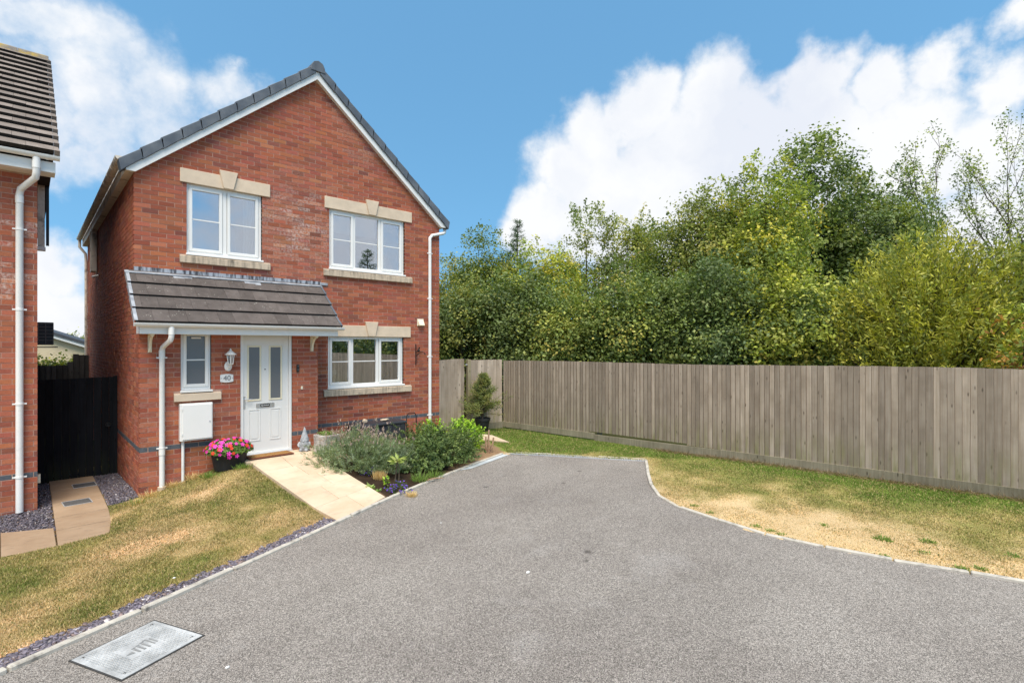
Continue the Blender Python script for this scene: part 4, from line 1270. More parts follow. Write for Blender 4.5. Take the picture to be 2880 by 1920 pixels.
# side window, standing ajar
m = MB(); m.box((.03, 5.75, 3.6), (.09, 6.35, 4.60)); sw = HB(m, 'side_window', 'room_dark')
m = MB(); yy = 5.78
m.box((-.10, yy, 3.66), (-.085, yy + .30, 4.58)); s_ = m.build('sash_glass', 'glass'); s_.parent = sw
m = MB(); m.box((-.12, yy - .03, 3.62), (-.02, yy, 4.62)); m.box((-.12, yy + .3, 3.62), (-.02, yy + .33, 4.62)); m.box((-.12, yy, 3.62), (-.02, yy + .3, 3.66)); m.box((-.12, yy, 4.58), (-.02, yy + .3, 4.62)); s_ = m.build('sash', 'gutter_dirty'); s_.parent = sw
m = MB(); m.tube([(0, 5.55, 3.50), (-.12, 5.55, 3.46)], .025, 8); HB(m, 'overflow_pipe', 'white_pvc_pipe')

# ================================================================== the neighbouring house
nb = thing('neighbour_house', 'red brick house beside the black gate with brown tiled roof and lichened ridge', 'house', (NB_X - 3.0, NB_Y + 3.6, -.55))
nm_ = Matrix.Translation((-(NB_X - 3.0), -(NB_Y + 3.6), .55))
def N(o):
    o.parent = nb; o.matrix_parent_inverse = nm_; return o
NFRONT = ((NB_X - 6.0, NB_Y), (1, 0), (0, -1)); NRIGHT = ((NB_X, 0), (0, 1), (1, 0))
NBZ = .028
m = MB(); m.box((NB_X - 6.0, NB_Y + .004, -.9), (NB_X - .004, NB_Y + 7.2, 4.33)); nwall = N(m.build('wall', 'mortar'))
rows_n = list(brick_rows(0, 6.0, -.60, 4.33, [], None, 0.0, NBZ))
mass = MB()
def bloom_nb(x, z, r_): return r_.uniform(.5, 1.0) if (r_.random() < .28 and 2.3 < z < 3.6) else 0.05
for a, b, za, zb, k in rows_n:
    bl = k == -1
    if b > 6.0 - 1.05 and True:
        m = MB(); put_brick(m, a, b, za, zb, NFRONT, (1, 1, 1, 1) if bl else brick_col(r, a, za, bloom_nb), r)
        o = m.build('blue_brick' if bl else 'brick', 'blue_brick' if bl else 'brick'); o.parent = nwall
    elif not bl: put_brick(mass, a, b, za, zb, NFRONT, brick_col(r, a, za, None), r)
for a, b, za, zb, k in brick_rows(NB_Y + .1125, NB_Y + 7.2, -.6, 4.33, [], None, 0.0, NBZ):
    if k != -1: put_brick(mass, a, b, za, zb, NRIGHT, brick_col(r, a, za, None), r)
o = mass.build('bricks', 'brick'); o.parent = nwall; kind(o, 'stuff')
NX1 = -.945
m = MB(); m.box((NB_X - 6.0, NB_Y - .30, 4.315), (NX1, NB_Y - .28, 4.465)); N(m.build('fascia', 'upvc', bevel=.003))
m = MB(); m.box((NB_X - 6.0, NB_Y - .279, 4.318), (NX1 - .001, NB_Y + .0, 4.332)); N(m.build('soffit', 'upvc'))
half_gutter(NX1 + .045, NB_Y - .36, NB_X - 6.0, NB_Y - .36, 4.535, .058, 'upvc', N, .9)
pipe([(-1.15, NB_Y - .36, 4.48), (-1.15, NB_Y - .36, 4.27), (-1.16, NB_Y - .33, 4.20), (-1.31, NB_Y - .08, 4.07), (-1.325, NB_Y - .047, 4.00), (-1.325, NB_Y - .047, -.52)], .043, 'white_pvc_pipe', N,
     clips=[(-1.325, NB_Y - .047, z) for z in (3.50, 2.36, 1.02, -.02)], collars=[(-1.325, NB_Y - .047, 3.92), (-1.15, NB_Y - .36, 4.38)])
# side gable of the neighbour
m = MB(); m.prism([(NB_X - .007, NB_Y + .007, 4.33), (NB_X - .007, NB_Y + 7.2, 4.33), (NB_X - .007, NB_Y + 3.6, 7.1)], (-.12, 0, 0)); N(m.build('gable_wall', 'brick'))
# tiles: 17 courses up to the ridge
EY, EZ, RY, RZ = NB_Y - .40, 4.55, 3.62, 7.46
sv = np.array([RY - EY, RZ - EZ]); SL2 = np.hypot(*sv); sv /= SL2; nv2 = np.array([-sv[1], sv[0]])
nrow = 17
rest_t = MB()
for i in range(nrow):
    s0 = SL2 * i / nrow - .01; s1 = SL2 * (i + 1) / nrow + .035
    for j in range(18):
        x1 = NX1 - .02 - .295 * j + (.147 if i % 2 else 0); x0 = x1 - .292
        x1 = min(x1, NX1 - .02)
        if x1 - x0 < .03: continue
        def P2(x, s, h): return (x, EY + sv[0] * s + nv2[0] * h, EZ + sv[1] * s + nv2[1] * h)
        hb, ht = .070 + rt.uniform(-.004, .004), .014
        q = [P2(x0, s0, hb), P2(x1, s0, hb), P2(x1, s1, ht), P2(x0, s1, ht), P2(x0, s0 + .012, hb - .066), P2(x1, s0 + .012, hb - .066), P2(x1, s1, ht - .03), P2(x0, s1, ht - .03)]
        f = [(0, 1, 2, 3), (4, 7, 6, 5), (0, 4, 5, 1), (1, 5, 6, 2), (2, 6, 7, 3), (3, 7, 4, 0)]
        if j < 9:
            m = MB(); m.add(q, f); tl_ = N(m.build('roof_tile', 'roof_tile')); tl_.data.materials.append(M['tile_edge_shade']); tl_.data.polygons[2].material_index = 1
        else: rest_t.add(q, f)
    # verge end of each course
    m = MB(); m.add([P2(NX1 - .019, s0 - .004, .074), P2(NX1 + .045, s0 - .004, .074), P2(NX1 + .030, s1 - .05, .02), P2(NX1 - .019, s1 - .05, .02), P2(NX1 + .045, s0 - .004, -.02), P2(NX1 + .030, s1 - .05, -.04), P2(NX1 - .019, s0 - .004, -.02)],
                    [(0, 1, 2, 3), (1, 4, 5, 2), (0, 6, 4, 1)]); N(m.build('verge_end', 'roof_tile'))
kind(N(rest_t.build('roof_tiles', 'roof_tile')), 'stuff')
m = MB(); m.prism([(NX1 - .02, EY + .05, EZ - .02), (NX1 - .02, RY, RZ - .05), (NX1 - .02, 2 * RY - EY, EZ - .02)], (-6.2, 0, 0)); N(m.build('roof_deck', 'tile_edge_shade'))
for j in range(13):
    m = MB(); x1 = NX1 + .01 - j * .45
    m.prism([(x1, RY - .17, RZ - .09), (x1, RY - .13, RZ + .02), (x1, RY, RZ + .085), (x1, RY + .13, RZ + .02), (x1, RY + .17, RZ - .09)], (-.445, 0, 0)); N(m.build('ridge_tile', 'ridge_lichen', bevel=.004))
# open side window of the neighbour
m = MB(); m.box((NB_X + .002, 1.55, 3.50), (NB_X + .012, 2.1, 4.28)); sw2 = N(m.build('side_window', 'room_dark'))
m = MB(); m.box((NB_X + .02, 1.62, 3.50), (NB_X + .11, 1.67, 4.62)); s_ = m.build('sash', 'gutter_dirty'); s_.parent = sw2
m = MB(); m.box((NB_X + .125, 1.63, 3.53), (NB_X + .165, 1.67, 4.60)); s_ = m.build('sash_edge', 'black_plastic'); s_.parent = sw2
m = MB(); m.box((NB_X + .002, 1.58, 3.44), (NB_X + .12, 1.72, 3.495)); s_ = m.build('window_sill', 'upvc'); s_.parent = sw2
m = MB(); m.box((NB_X + .001, .20, -.17), (NB_X + .035, .28, -.05)); N(m.build('air_brick', 'upvc_cream'))

# ================================================================== fences and gates
def feather_board(w, h, tilt=.0, thick=.024, thin=.005):
    m = MB()
    m.add([(0, 0, 0), (w, -thick * .0, 0), (w, thin, 0), (0, thick, 0), (0, -.011, 0), ], []) if False else None
    # local: x along the fence, y towards the viewer is negative; thick edge overlaps the next board
    pts = [(0, 0, 0), (w, 0, 0), (w - .004, -thick, 0), (0, -thin, 0)]
    m.prism(pts, (0, 0, h))
    return m
rf = random.Random(17)
def board_run(root, A, D, length, pitch, ztop, zbot, mat_, base_z, wob=.006, width=None, flip=1):
    """boards as pieces of root; A start (2-D), D direction; root sits at (A, base_z) turned along D"""
    n = int(length / pitch)
    for i in range(n):
        s = i * pitch
        w = (width or pitch) + .016 + rf.uniform(-.004, .004)
        h = ztop(s) - zbot(s) + rf.uniform(-wob, wob)
        m = feather_board(w, h)
        o = m.build('board', mat_, root)
        if mat_ == 'fence_wood': o.data.materials.append(M['board_edge_shade']); o.data.polygons[3].material_index = 1
        o.location = (s + rf.uniform(-.003, .003), -.002 - rf.uniform(0, .002), zbot(s) - base_z)
        o.rotation_euler = (0, rf.uniform(-.0035, .0035), math.radians(-3.6) + rf.uniform(-.008, .008))
fang = math.atan2(FDIR[1], FDIR[0])
fb = -.42
fence = thing('closeboard_fence', 'long weathered grey-brown closeboard fence of vertical boards beside the lawn', 'fence', (FENCE_A[0], FENCE_A[1], fb), fang)
FL = 19.0
ftop = lambda s: 1.445 + .012 * math.sin(s * .9) + .006 * s if s < 10 else 1.505
fbot = lambda s: -.185 + (.03 if 2.7 < s < 5.1 else 0) - .002 * s
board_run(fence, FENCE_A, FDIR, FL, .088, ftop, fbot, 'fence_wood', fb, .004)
for i in range(int(FL / 2.9) + 1):
    s0 = i * 2.9; s1 = min(FL, s0 + 2.895)
    low = .03 if i == 1 else 0.0
    m = MB(); L = s1 - s0
    m.add([(0, 0, -.15 - low), (L, 0, -.15 - low * .4), (L, .030, -.15 - low * .4), (0, .030, -.15 - low), (0, 0, .0 - low), (L, 0, .0 - low * .4), (L, .030, .0 - low * .4), (0, .030, .0 - low)],
          [(0, 3, 2, 1), (4, 5, 6, 7), (0, 1, 5, 4), (1, 2, 6, 5), (2, 3, 7, 6), (3, 0, 4, 7)])
    o = m.build('gravel_board', 'gravel_wood', fence, bevel=.003); o.location = (s0, -.035, -.185 - fb - .002 * s0)
    m = MB(); m.box((-.05, .035, 0), (.05, .13, 1.80)); o = m.build('post', 'post_wood', fence, bevel=.004); o.location = (s0 + .06, 0, 0)
for zz in (.05, .65, 1.30):
    m = MB(); m.prism([(0, .004, zz - fb), (0, .075, zz - fb - .03), (0, .004, zz - fb - .07)], (FL, 0, 0)); m.build('rail', 'post_wood', fence)

# panel and gate between the house and the long fence
GA, GB = np.array([5.86, .75]), np.array([8.20, .46])
GD = (GB - GA) / np.hypot(*(GB - GA)); GL = np.hypot(*(GB - GA)); gang = math.atan2(GD[1], GD[0])
sg = thing('side_gate', 'weathered wooden garden gate of vertical boards between the house and the fence post', 'gate', (GA[0], GA[1], -.35), gang)
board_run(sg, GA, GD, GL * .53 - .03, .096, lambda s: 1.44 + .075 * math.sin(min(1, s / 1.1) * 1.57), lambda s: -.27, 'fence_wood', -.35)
m = MB(); m.box((0, .006, .25), (GL * .53 - .05, .05, .34)); m.build('rail', 'post_wood', sg)
m = MB(); m.box((0, .006, 1.45), (GL * .53 - .05, .05, 1.54)); m.build('rail', 'post_wood', sg)
m = MB(); m.box((GL * .53 - .05, -.03, 1.70), (GL * .53 + .02, -.012, 1.725)); m.build('latch', 'galvanised', sg)
pn = thing('fence_panel', 'short closeboard fence panel behind the potted conifer, ending at the gate post', 'fence', (GA[0] + GD[0] * GL * .55, GA[1] + GD[1] * GL * .55, -.38), gang)
m = MB(); m.box((-.035, -.05, 0), (.055, .05, 1.87)); m.build('post', 'post_wood', pn, bevel=.004)
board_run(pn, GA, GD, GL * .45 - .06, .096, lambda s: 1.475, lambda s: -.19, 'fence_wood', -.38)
for o in [c for c in pn.children if c.name.startswith('board')]: o.location.x += .065
m = MB(); m.box((.06, -.03, .02), (GL * .45, .0, .185)); m.build('gravel_board', 'gravel_wood', pn, bevel=.003)

# black side gate between the houses
bg = thing('black_gate', 'black painted timber gate of wide vertical boards closing the gap between the houses', 'gate', (-.57, 2.03, -.57))
nb_ = 10
for i in range(nb_):
    w = 1.11 / nb_
    m = MB(); m.box((-w / 2 + .002, -.011, 0), (w / 2 - .002, .011, 1.80 + .025 * i / nb_ + rf.uniform(-.004, .004)))
    o = m.build('board', 'black_wood', bg, bevel=.004); o.location = (-.555 + w * (i + .5), rf.uniform(-.002, .002), .02)
m = MB(); m.box((.505, -.035, .0), (.565, -.012, 1.86)); m.build('gate_stile', 'black_wood', bg, bevel=.003)
m = MB()
m.tube([(.43 + .038 * math.cos(i * math.pi / 8), -.026, .96 + .038 * math.sin(i * math.pi / 8)) for i in range(17)], .007, 8, caps=False); m.box((.41, -.024, .93), (.45, -.0115, .99))
m.build('ring_handle', 'black_iron', bg, smooth=True)
# dark stepped fence behind
bf = thing('back_fence', 'dark stained back garden fence with a stepped top, seen over the black gate', 'fence', (-1.6, 8.2, -.6))
for i in range(15):
    x = i * .115
    top = 1.93 if x < 1.10 else (2.02 if x < 1.24 else 2.22 - (x - 1.24) * .10)
    m = feather_board(.128, top + rf.uniform(-.008, .008)); o = m.build('board', 'grey_black_wood', bf); o.location = (x, 0, 0); o.rotation_euler = (0, 0, math.radians(-3.5))

# ================================================================== foliage generators
def leaf_quads(P, Nn, L, Wd, C, rs, spread=.8):
    n = len(P)
    nn = Nn + rs.normal(0, spread, (n, 3)); nn /= np.linalg.norm(nn, axis=1, keepdims=True) + 1e-9
    t = rs.normal(0, 1, (n, 3)); a = np.cross(nn, t); a /= np.linalg.norm(a, axis=1, keepdims=True) + 1e-9
    b = np.cross(nn, a)
    L = L[:, None]; Wd = Wd[:, None]
    V = np.stack([P - a * L * .5, P + b * Wd * .5 + a * L * .05, P + a * L * .5 - nn * L * .12, P - b * Wd * .5 + a * L * .05], 1).reshape(-1, 3)
    F = np.arange(n * 4).reshape(n, 4)
    Cc = np.repeat(np.concatenate([C, np.ones((n, 1))], 1), 4, 0)
    return V, F, Cc
def blades(P, D, L, Wd, C, rs):
    n = len(P)
    t = rs.normal(0, 1, (n, 3)); a = np.cross(D, t); a /= np.linalg.norm(a, axis=1, keepdims=True) + 1e-9
    mid = P + D * L[:, None] * .5 + a * 0
    V = np.stack([P - a * Wd[:, None] * .3, mid + a * Wd[:, None] * .5, P + D * L[:, None], mid - a * Wd[:, None] * .5], 1).reshape(-1, 3)
    return V, np.arange(n * 4).reshape(n, 4), np.repeat(np.concatenate([C, np.ones((n, 1))], 1), 4, 0)
def pick(pal, n, rs):
    pal = np.array([p[:3] for p in pal]), np.array([p[3] for p in pal])
    k = rs.choice(len(pal[0]), n, p=pal[1] / pal[1].sum())
    return pal[0][k] * LEAF_GAIN
LEAF_GAIN = 2.25
P_GREEN = [(.088, .110, .026, 5), (.070, .094, .026, 5), (.125, .138, .030, 4), (.165, .168, .036, 2), (.20, .17, .04, .6), (.055, .080, .028, 3)]
P_DARK = [(.060, .082, .028, 5), (.072, .096, .030, 4), (.090, .112, .032, 3), (.12, .135, .036, 1.6), (.046, .068, .028, 2)]
P_YEL = [(.150, .170, .026, 5), (.215, .210, .030, 4), (.26, .22, .032, 2.4), (.09, .125, .025, 3), (.28, .19, .04, .4)]
P_OLIVE = [(.120, .135, .035, 5), (.165, .165, .042, 4), (.085, .105, .030, 4), (.22, .19, .05, 1.3)]
P_WILLOW = [(.185, .180, .026, 5), (.145, .150, .028, 5), (.22, .20, .030, 3), (.10, .115, .028, 3)]
P_PINE = [(.035, .062, .032, 4), (.050, .078, .038, 3), (.07, .095, .04, 1.5)]

def crown_points(rs, ell, nclump, per, sig, shell=(.62, 1.02), flat=.7, up=0.0):
    """ell: list of (cx,cy,cz,rx,ry,rz,weight)"""
    w = np.array([e[6] for e in ell]); k = rs.choice(len(ell), nclump, p=w / w.sum())
    E = np.array([e[:6] for e in ell])[k]
    d = rs.normal(0, 1, (nclump, 3)); d /= np.linalg.norm(d, axis=1, keepdims=True)
    rr = rs.uniform(shell[0], shell[1], nclump) ** .8
    c = E[:, :3] + d * E[:, 3:6] * rr[:, None]
    cl = np.repeat(np.arange(nclump), per)
    sg_ = sig * rs.uniform(.6, 1.5, nclump)
    p = c[cl] + rs.normal(0, 1, (nclump * per, 3)) * sg_[cl][:, None] * np.array([1, 1, flat])
    nrm = d[cl] * .8 + np.array([0, 0, .7])
    return c, d, cl, p, nrm
def make_tree(name, label, x, y, z, h, rx, seed, pal, nclump=360, per=94, leaf=.094, sig=.235, group='trees and bushes beyond the fence', cat='tree', shoots=20, low=0.0, lobes=9, trunk=.09, narrow=1.0, shootlen=.5, colvar=.30):
    rs = np.random.RandomState(seed); rr = random.Random(seed)
    root = thing(name, label, cat, (x, y, z), 0, group)
    zc = h * (low + (1 - low) * .5); rz = h * (1 - low) * .5
    ell = [(0, 0, zc, rx * .72, rx * .72, rz * .86, 2.4)]
    for i in range(lobes):
        a = rr.uniform(0, 6.283); q = rr.uniform(-.75, .8); R_ = math.sqrt(max(0, 1 - q * q)) * rx * .62
        s_ = rr.uniform(.34, .58)
        ell.append((R_ * math.cos(a), R_ * math.sin(a), zc + q * rz * .66, rx * s_, rx * s_, rz * s_ * .85, 1.0))
    c, d, cl, p, nrm = crown_points(rs, ell, nclump, per, sig)
    base = pick(pal, nclump, rs) * rs.uniform(1 - colvar, 1 + colvar, (nclump, 1))
    col = base[cl] * rs.uniform(.84, 1.16, (len(p), 1))
    # upright shoots break the outline
    sp_, sn_, sc_ = [], [], []
    for i in range(shoots):
        a = rr.uniform(0, 6.283); q = rr.uniform(.35, .98); R_ = math.sqrt(1 - q * q) * rx * .9
        b0 = np.array([R_ * math.cos(a), R_ * math.sin(a), zc + q * rz * .92]); L = rr.uniform(.4, 1.0) * shootlen
        dv_ = np.array([math.cos(a) * .25, math.sin(a) * .25, 1.0]) + rs.normal(0, .12, 3); dv_ /= np.linalg.norm(dv_)
        nl = int(80 * L + 10); t_ = rs.rand(nl) ** 1.2
        sp_.append(b0 + dv_ * (t_ * L)[:, None] + rs.normal(0, 1, (nl, 3)) * (.15 * (1.15 - t_))[:, None]); sn_.append(np.tile([0, 0, 1.0], (nl, 1)))
        sc_.append(np.tile(pick(pal, 1, rs)[0] * rr.uniform(.85, 1.35), (nl, 1)) * rs.uniform(.75, 1.25, (nl, 1)))
    if shoots:
        p = np.concatenate([p] + sp_); nrm = np.concatenate([nrm] + sn_); col = np.concatenate([col] + sc_)
    p[:, 2] = np.maximum(p[:, 2], .05)
    n = len(p)
    L = leaf * rs.uniform(.65, 1.3, n)
    V, F, C = leaf_quads(p, nrm, L, L * rs.uniform(.5, .8, n) * narrow, col, rs)
    obj_np('crown', V, F, C, 'leaf', root)
    m = MB()
    top = Vector((rr.uniform(-.1, .1) * rx, rr.uniform(-.1, .1) * rx, h * .82))
    m.tube([(0, 0, -.15), (top.x * .3, top.y * .3, h * .3), (top.x * .7, top.y * .7, h * .6), tuple(top)], [trunk, trunk * .8, trunk * .5, trunk * .15], 7)
    for i in range(16):
        e = Vector(c[rr.randrange(nclump)]); f_ = rr.uniform(.12, .6); s_ = Vector((top.x * f_, top.y * f_, h * .8 * f_))
        if e.z < s_.z: continue
        mid = (s_ + e) / 2 + Vector((0, 0, .12 * rx))
        m.tube([s_, mid, e], [trunk * .38, trunk * .22, trunk * .06], 5)
    m.build('trunk', 'bark', root, smooth=True)
    return root
def px_tree(px, t_, top, hw, seed, label, pal, **k):
    X, Y, Z = at_depth(px, HYP, t_)
    g0 = g1(X, Y)
    h = (CAMZ - t_ * (top - HYP) / FPX - g0) * 1.05
    return make_tree(k.pop('name', 'field_maple'), label, X, Y, g0, h, hw * t_ / FPX, seed, pal, **k)
px_tree(1265, 21, 730, 100, 101, 'grey-green tree rising just past the right edge of the brick house', P_OLIVE, low=.1)
px_tree(1365, 20, 655, 95, 102, 'fresh green rounded tree left of the little pine top', P_GREEN, low=.1, name='rounded_tree')
px_tree(1520, 19, 690, 120, 104, 'yellow-leaved tree with orange tints beside the pine', P_YEL, low=.15, name='yellowing_tree', nclump=340)
px_tree(1650, 21, 615, 80, 105, 'thin birch with sparse crown standing next to the yellow tree', P_OLIVE, low=.35, name='birch', nclump=150, per=60, sig=.16, lobes=6, shoots=26, shootlen=.9)
px_tree(1768, 21, 612, 78, 106, 'second thin birch, its wispy twin tips above the hedge', P_OLIVE, low=.35, name='birch', nclump=150, per=60, sig=.16, lobes=6, shoots=26, shootlen=.9)
px_tree(1885, 18, 630, 125, 107, 'mid green tree to the right of the two birches', P_GREEN, low=.1)
px_tree(2010, 17, 545, 135, 108, 'olive green tree with upright tips in the middle of the hedge', P_OLIVE, low=.08, name='olive_tree')
px_tree(2150, 16, 470, 160, 109, 'tall yellow-green maple with spiky upright shoots', P_YEL[:4] + P_GREEN[:3], low=.05, nclump=460, shoots=36, shootlen=.7)
px_tree(2315, 19, 432, 205, 110, 'tallest dense dark green tree behind the yellow-green maple', P_DARK + P_GREEN[:3], low=.12, name='dark_tree', nclump=620, leaf=.12, shoots=26)
px_tree(2480, 19.5, 500, 165, 113, 'dark bushy tree filling the gap under the sparse ash', P_DARK, low=.1, name='dark_tree', nclump=360)
px_tree(1300, 17, 800, 125, 114, 'low grey-green bush behind the wooden side gate', P_OLIVE[1:] + P_DARK, name='hedge_bush', cat='bush', shoots=14, shootlen=.4)
px_tree(1450, 17.2, 775, 130, 115, 'deep green bush behind the corner of the fence', P_DARK, name='hedge_bush', cat='bush', shoots=16, shootlen=.4)
px_tree(1600, 16.6, 790, 130, 116, 'bright-flecked green bush below the yellow tree', P_GREEN, name='hedge_bush', cat='bush', shoots=16, shootlen=.4)
px_tree(1740, 15.8, 740, 135, 117, 'bush with a few orange leaves below the birches', P_GREEN + [(.26, .16, .03, .25)], name='hedge_bush', cat='bush', shoots=16, shootlen=.5)
px_tree(1880, 15.2, 770, 130, 118, 'dark green bush right of the orange-flecked bush', P_DARK + P_GREEN[:2], name='hedge_bush', cat='bush', shoots=16, shootlen=.5)
px_tree(2030, 14.6, 735, 150, 119, 'broad dark maple bush leaning over the middle of the fence', P_DARK, name='hedge_bush', cat='bush', shoots=20, shootlen=.5, nclump=420)
px_tree(2200, 14.0, 745, 150, 120, 'yellow-tipped maple bush between the dark bush and the willow', P_GREEN + P_YEL[:2], name='hedge_bush', cat='bush', shoots=24, shootlen=.6, nclump=420)
px_tree(2345, 14.0, 800, 140, 121, 'blackish green bush at the left foot of the willow', P_DARK, name='hedge_bush', cat='bush', shoots=16, shootlen=.4)
for i, (px, t_, top) in enumerate([(1380, 18.5, 880), (1530, 17.8, 880), (1670, 17.2, 890), (1810, 16.6, 880), (1950, 15.8, 880), (2110, 15.2, 880), (2280, 14.8, 890)]):
    px_tree(px, t_, top, 100, 140 + i, 'low dark undergrowth bush filling a gap behind the fence boards', P_DARK, name='undergrowth_bush', cat='bush', shoots=6, shootlen=.3, nclump=60, group='low undergrowth behind the fence')

# willow-like bush with narrow upright leaves
def willow(px, t_, top, hw, seed, label, n=900, pal=P_WILLOW, name='willow_bush', per=42):
    rs = np.random.RandomState(seed)
    X, Y, _ = at_depth(px, HYP, t_); g0 = g1(X, Y)
    h = CAMZ - t_ * (top - HYP) / FPX - g0; R_ = hw * t_ / FPX
    root = thing(name, label, 'bush', (X, Y, g0), 0, 'trees and bushes beyond the fence')
    Ps, Ds, Cs = [], [], []
    m = MB()
    for i in range(n):
        a = rs.uniform(0, 6.283); r_ = R_ * math.sqrt(rs.rand()); q = 1 - .42 * (r_ / R_) ** 2
        tip = np.array([r_ * math.cos(a), r_ * math.sin(a), h * q * rs.uniform(.25, 1.02)])
        base = np.array([tip[0] * .55, tip[1] * .55, max(.1, tip[2] - rs.uniform(.7, 1.3))])
        t = rs.rand(per); pts = base + (tip - base) * t[:, None] + rs.normal(0, .045, (per, 3))
        dd = (tip - base) / np.linalg.norm(tip - base)
        D_ = dd * .7 + rs.normal(0, .55, (per, 3)); D_ /= np.linalg.norm(D_, axis=1, keepdims=True)
        Ps.append(pts); Ds.append(D_)
        Cs.append(pick(pal, 1, rs)[0] * rs.uniform(.7, 1.3) * rs.uniform(.75, 1.25, (per, 1)))
        if i % 12 == 0: m.tube([(0 + tip[0] * .1, tip[1] * .1, 0), tuple(base), tuple(tip)], [.030, .014, .004], 5)
    P_, D_, C_ = np.concatenate(Ps), np.concatenate(Ds), np.concatenate(Cs)
    P_[:, 2] = np.maximum(P_[:, 2], .03)
    V, F, C = blades(P_, D_, rs.uniform(.09, .16, len(P_)), rs.uniform(.026, .044, len(P_)), C_, rs)
    obj_np('foliage', V, F, C, 'leaf', root)
    m.build('stems', 'bark', root, smooth=True)
    return root
willow(2600, 12.6, 635, 285, 201, 'large yellow-green willow bush with fine narrow leaves above the fence', 2500)
willow(2870, 11.8, 645, 210, 202, 'second yellow-green willow bush, more olive, beside the orange-leaved shrub', 1300, P_WILLOW + P_OLIVE)
willow(2480, 13.0, 790, 130, 203, 'small grey-olive willow bush at the foot of the large one', 700, P_OLIVE)

# sparse ash trees with open branches
def sparse_tree(px, t_, top, hw, seed, label, ivy=False):
    rs = np.random.RandomState(seed); rr = random.Random(seed)
    X, Y, _ = at_depth(px, HYP, t_); g0 = g1(X, Y)
    h = CAMZ - t_ * (top - HYP) / FPX - g0; R_ = hw * t_ / FPX
    root = thing('ash_tree', label, 'tree', (X, Y, g0), 0, 'trees and bushes beyond the fence')
    m = MB(); tips = []
    def grow(p, d, L, r_, lvl):
        q = p + d * L * .5 + Vector(rs.normal(0, .05 * L, 3)); e = p + d * L + Vector(rs.normal(0, .06 * L, 3))
        m.tube([p, q, e], [r_, r_ * .8, r_ * .6], 5 if lvl else 8, caps=False)
        if lvl >= 4: tips.append((q, e)); return
        if lvl >= 2: tips.append((q, e))
        for i in range(3 if lvl else 5):
            ax = Vector(rs.normal(0, 1, 3)); nd = (d + ax.normalized() * (.62 if lvl else .60)).normalized()
            nd.z = abs(nd.z) * .8 + .25; nd.normalize()
            grow(e if i < 2 else q, nd, L * rr.uniform(.58, .80), r_ * .55, lvl + 1)
    grow(Vector((0, 0, -.2)), Vector((.03, .02, 1)), h * .36, .11, 0)
    allp = np.array([tuple(b) for a, b in tips])
    sx = R_ / (np.percentile(np.abs(allp[:, :2]), 90) + 1e-6); sz = (h - .3) / allp[:, 2].max()
    for i, v in enumerate(m.v): m.v[i] = (v[0] * (sx if v[2] > h * .3 else 1 + (sx - 1) * max(0, v[2]) / (h * .3)), v[1] * (sx if v[2] > h * .3 else 1), v[2] * sz)
    m.build('trunk', 'bark', root, smooth=True)
    Ps, Cs = [], []
    for a, b in tips:
        nl = rr.randrange(14, 44); t = rs.rand(nl)
        A_, B_ = np.array(a), np.array(b)
        pp = (A_ + (B_ - A_) * t[:, None]) * np.array([sx, sx, sz]) + rs.normal(0, .12, (nl, 3))
        Ps.append(pp); Cs.append(np.tile(pick(P_GREEN + P_YEL[:1], 1, rs)[0] * rr.uniform(.8, 1.4), (nl, 1)) * rs.uniform(.8, 1.2, (nl, 1)))
    if ivy:
        nl = 2600; zz = rs.uniform(.4, h * .62, nl); Ps.append(np.stack([rs.normal(0, .22, nl), rs.normal(0, .22, nl), zz], -1)); Cs.append(pick(P_DARK, nl, rs) * .8)
    P_, C_ = np.concatenate(Ps), np.concatenate(Cs)
    L = rs.uniform(.07, .13, len(P_))
    V, F, C = leaf_quads(P_, np.tile([0, 0, 1.0], (len(P_), 1)), L, L * .5, C_, rs)
    obj_np('crown', V, F, C, 'leaf', root)
sparse_tree(2660, 19.5, 300, 165, 301, 'tall sparse ash tree with bare branches showing against the cloud')
sparse_tree(2900, 19.0, 335, 150, 302, 'sparse ash with an ivy-clad trunk behind the yellow willow bushes', True)
# pine
def pine(x, y, h, R_, seed, label, group='trees and bushes beyond the fence', n=34, bare=.0, name='pine_tree'):
    rs = np.random.RandomState(seed); rr = random.Random(seed); g0 = g1(x, y)
    root = thing(name, label, 'tree', (x, y, g0), 0, group)
    m = MB(); m.tube([(0, 0, -.1), (0, 0, h)], [.10, .015], 7)
    Ps, Ds, Cs = [], [], []
    for i in range(n):
        f_ = (i + 1) / n; z = h * (bare + (1 - bare) * f_); L = R_ * (1 - f_) ** .8 + .12
        for k_ in range(5):
            a = rr.uniform(0, 6.283); e = np.array([L * math.cos(a), L * math.sin(a), z + L * rr.uniform(.15, .75)]); s_ = np.array([0, 0, z])
            m.tube([tuple(s_), tuple(e)], [.016, .004], 4, caps=False)
            nl = int(90 * L + 20); t = rs.uniform(.15, 1, nl); pp = s_ + (e - s_) * t[:, None] + rs.normal(0, .03, (nl, 3))
            d = (e - s_) / np.linalg.norm(e - s_) * .7 + rs.normal(0, .6, (nl, 3)); d /= np.linalg.norm(d, axis=1, keepdims=True)
            Ps.append(pp); Ds.append(d); Cs.append(pick(P_PINE, 1, rs)[0] * rs.uniform(.7, 1.3, (nl, 1)))
    P_, D_, C_ = np.concatenate(Ps), np.concatenate(Ds), np.concatenate(Cs)
    V, F, C = blades(P_, D_, rs.uniform(.09, .17, len(P_)), rs.uniform(.012, .022, len(P_)), C_, rs)
    obj_np('foliage', V, F, C, 'leaf', root); m.build('trunk', 'bark', root, smooth=True)
X, Y, _ = at_depth(1455, HYP, 23)
pine(X, Y, CAMZ - 23 * (625 - HYP) / FPX + .4, .95, 401, 'small dark pine top poking out between the rounded and the yellow tree', bare=.3, n=26)
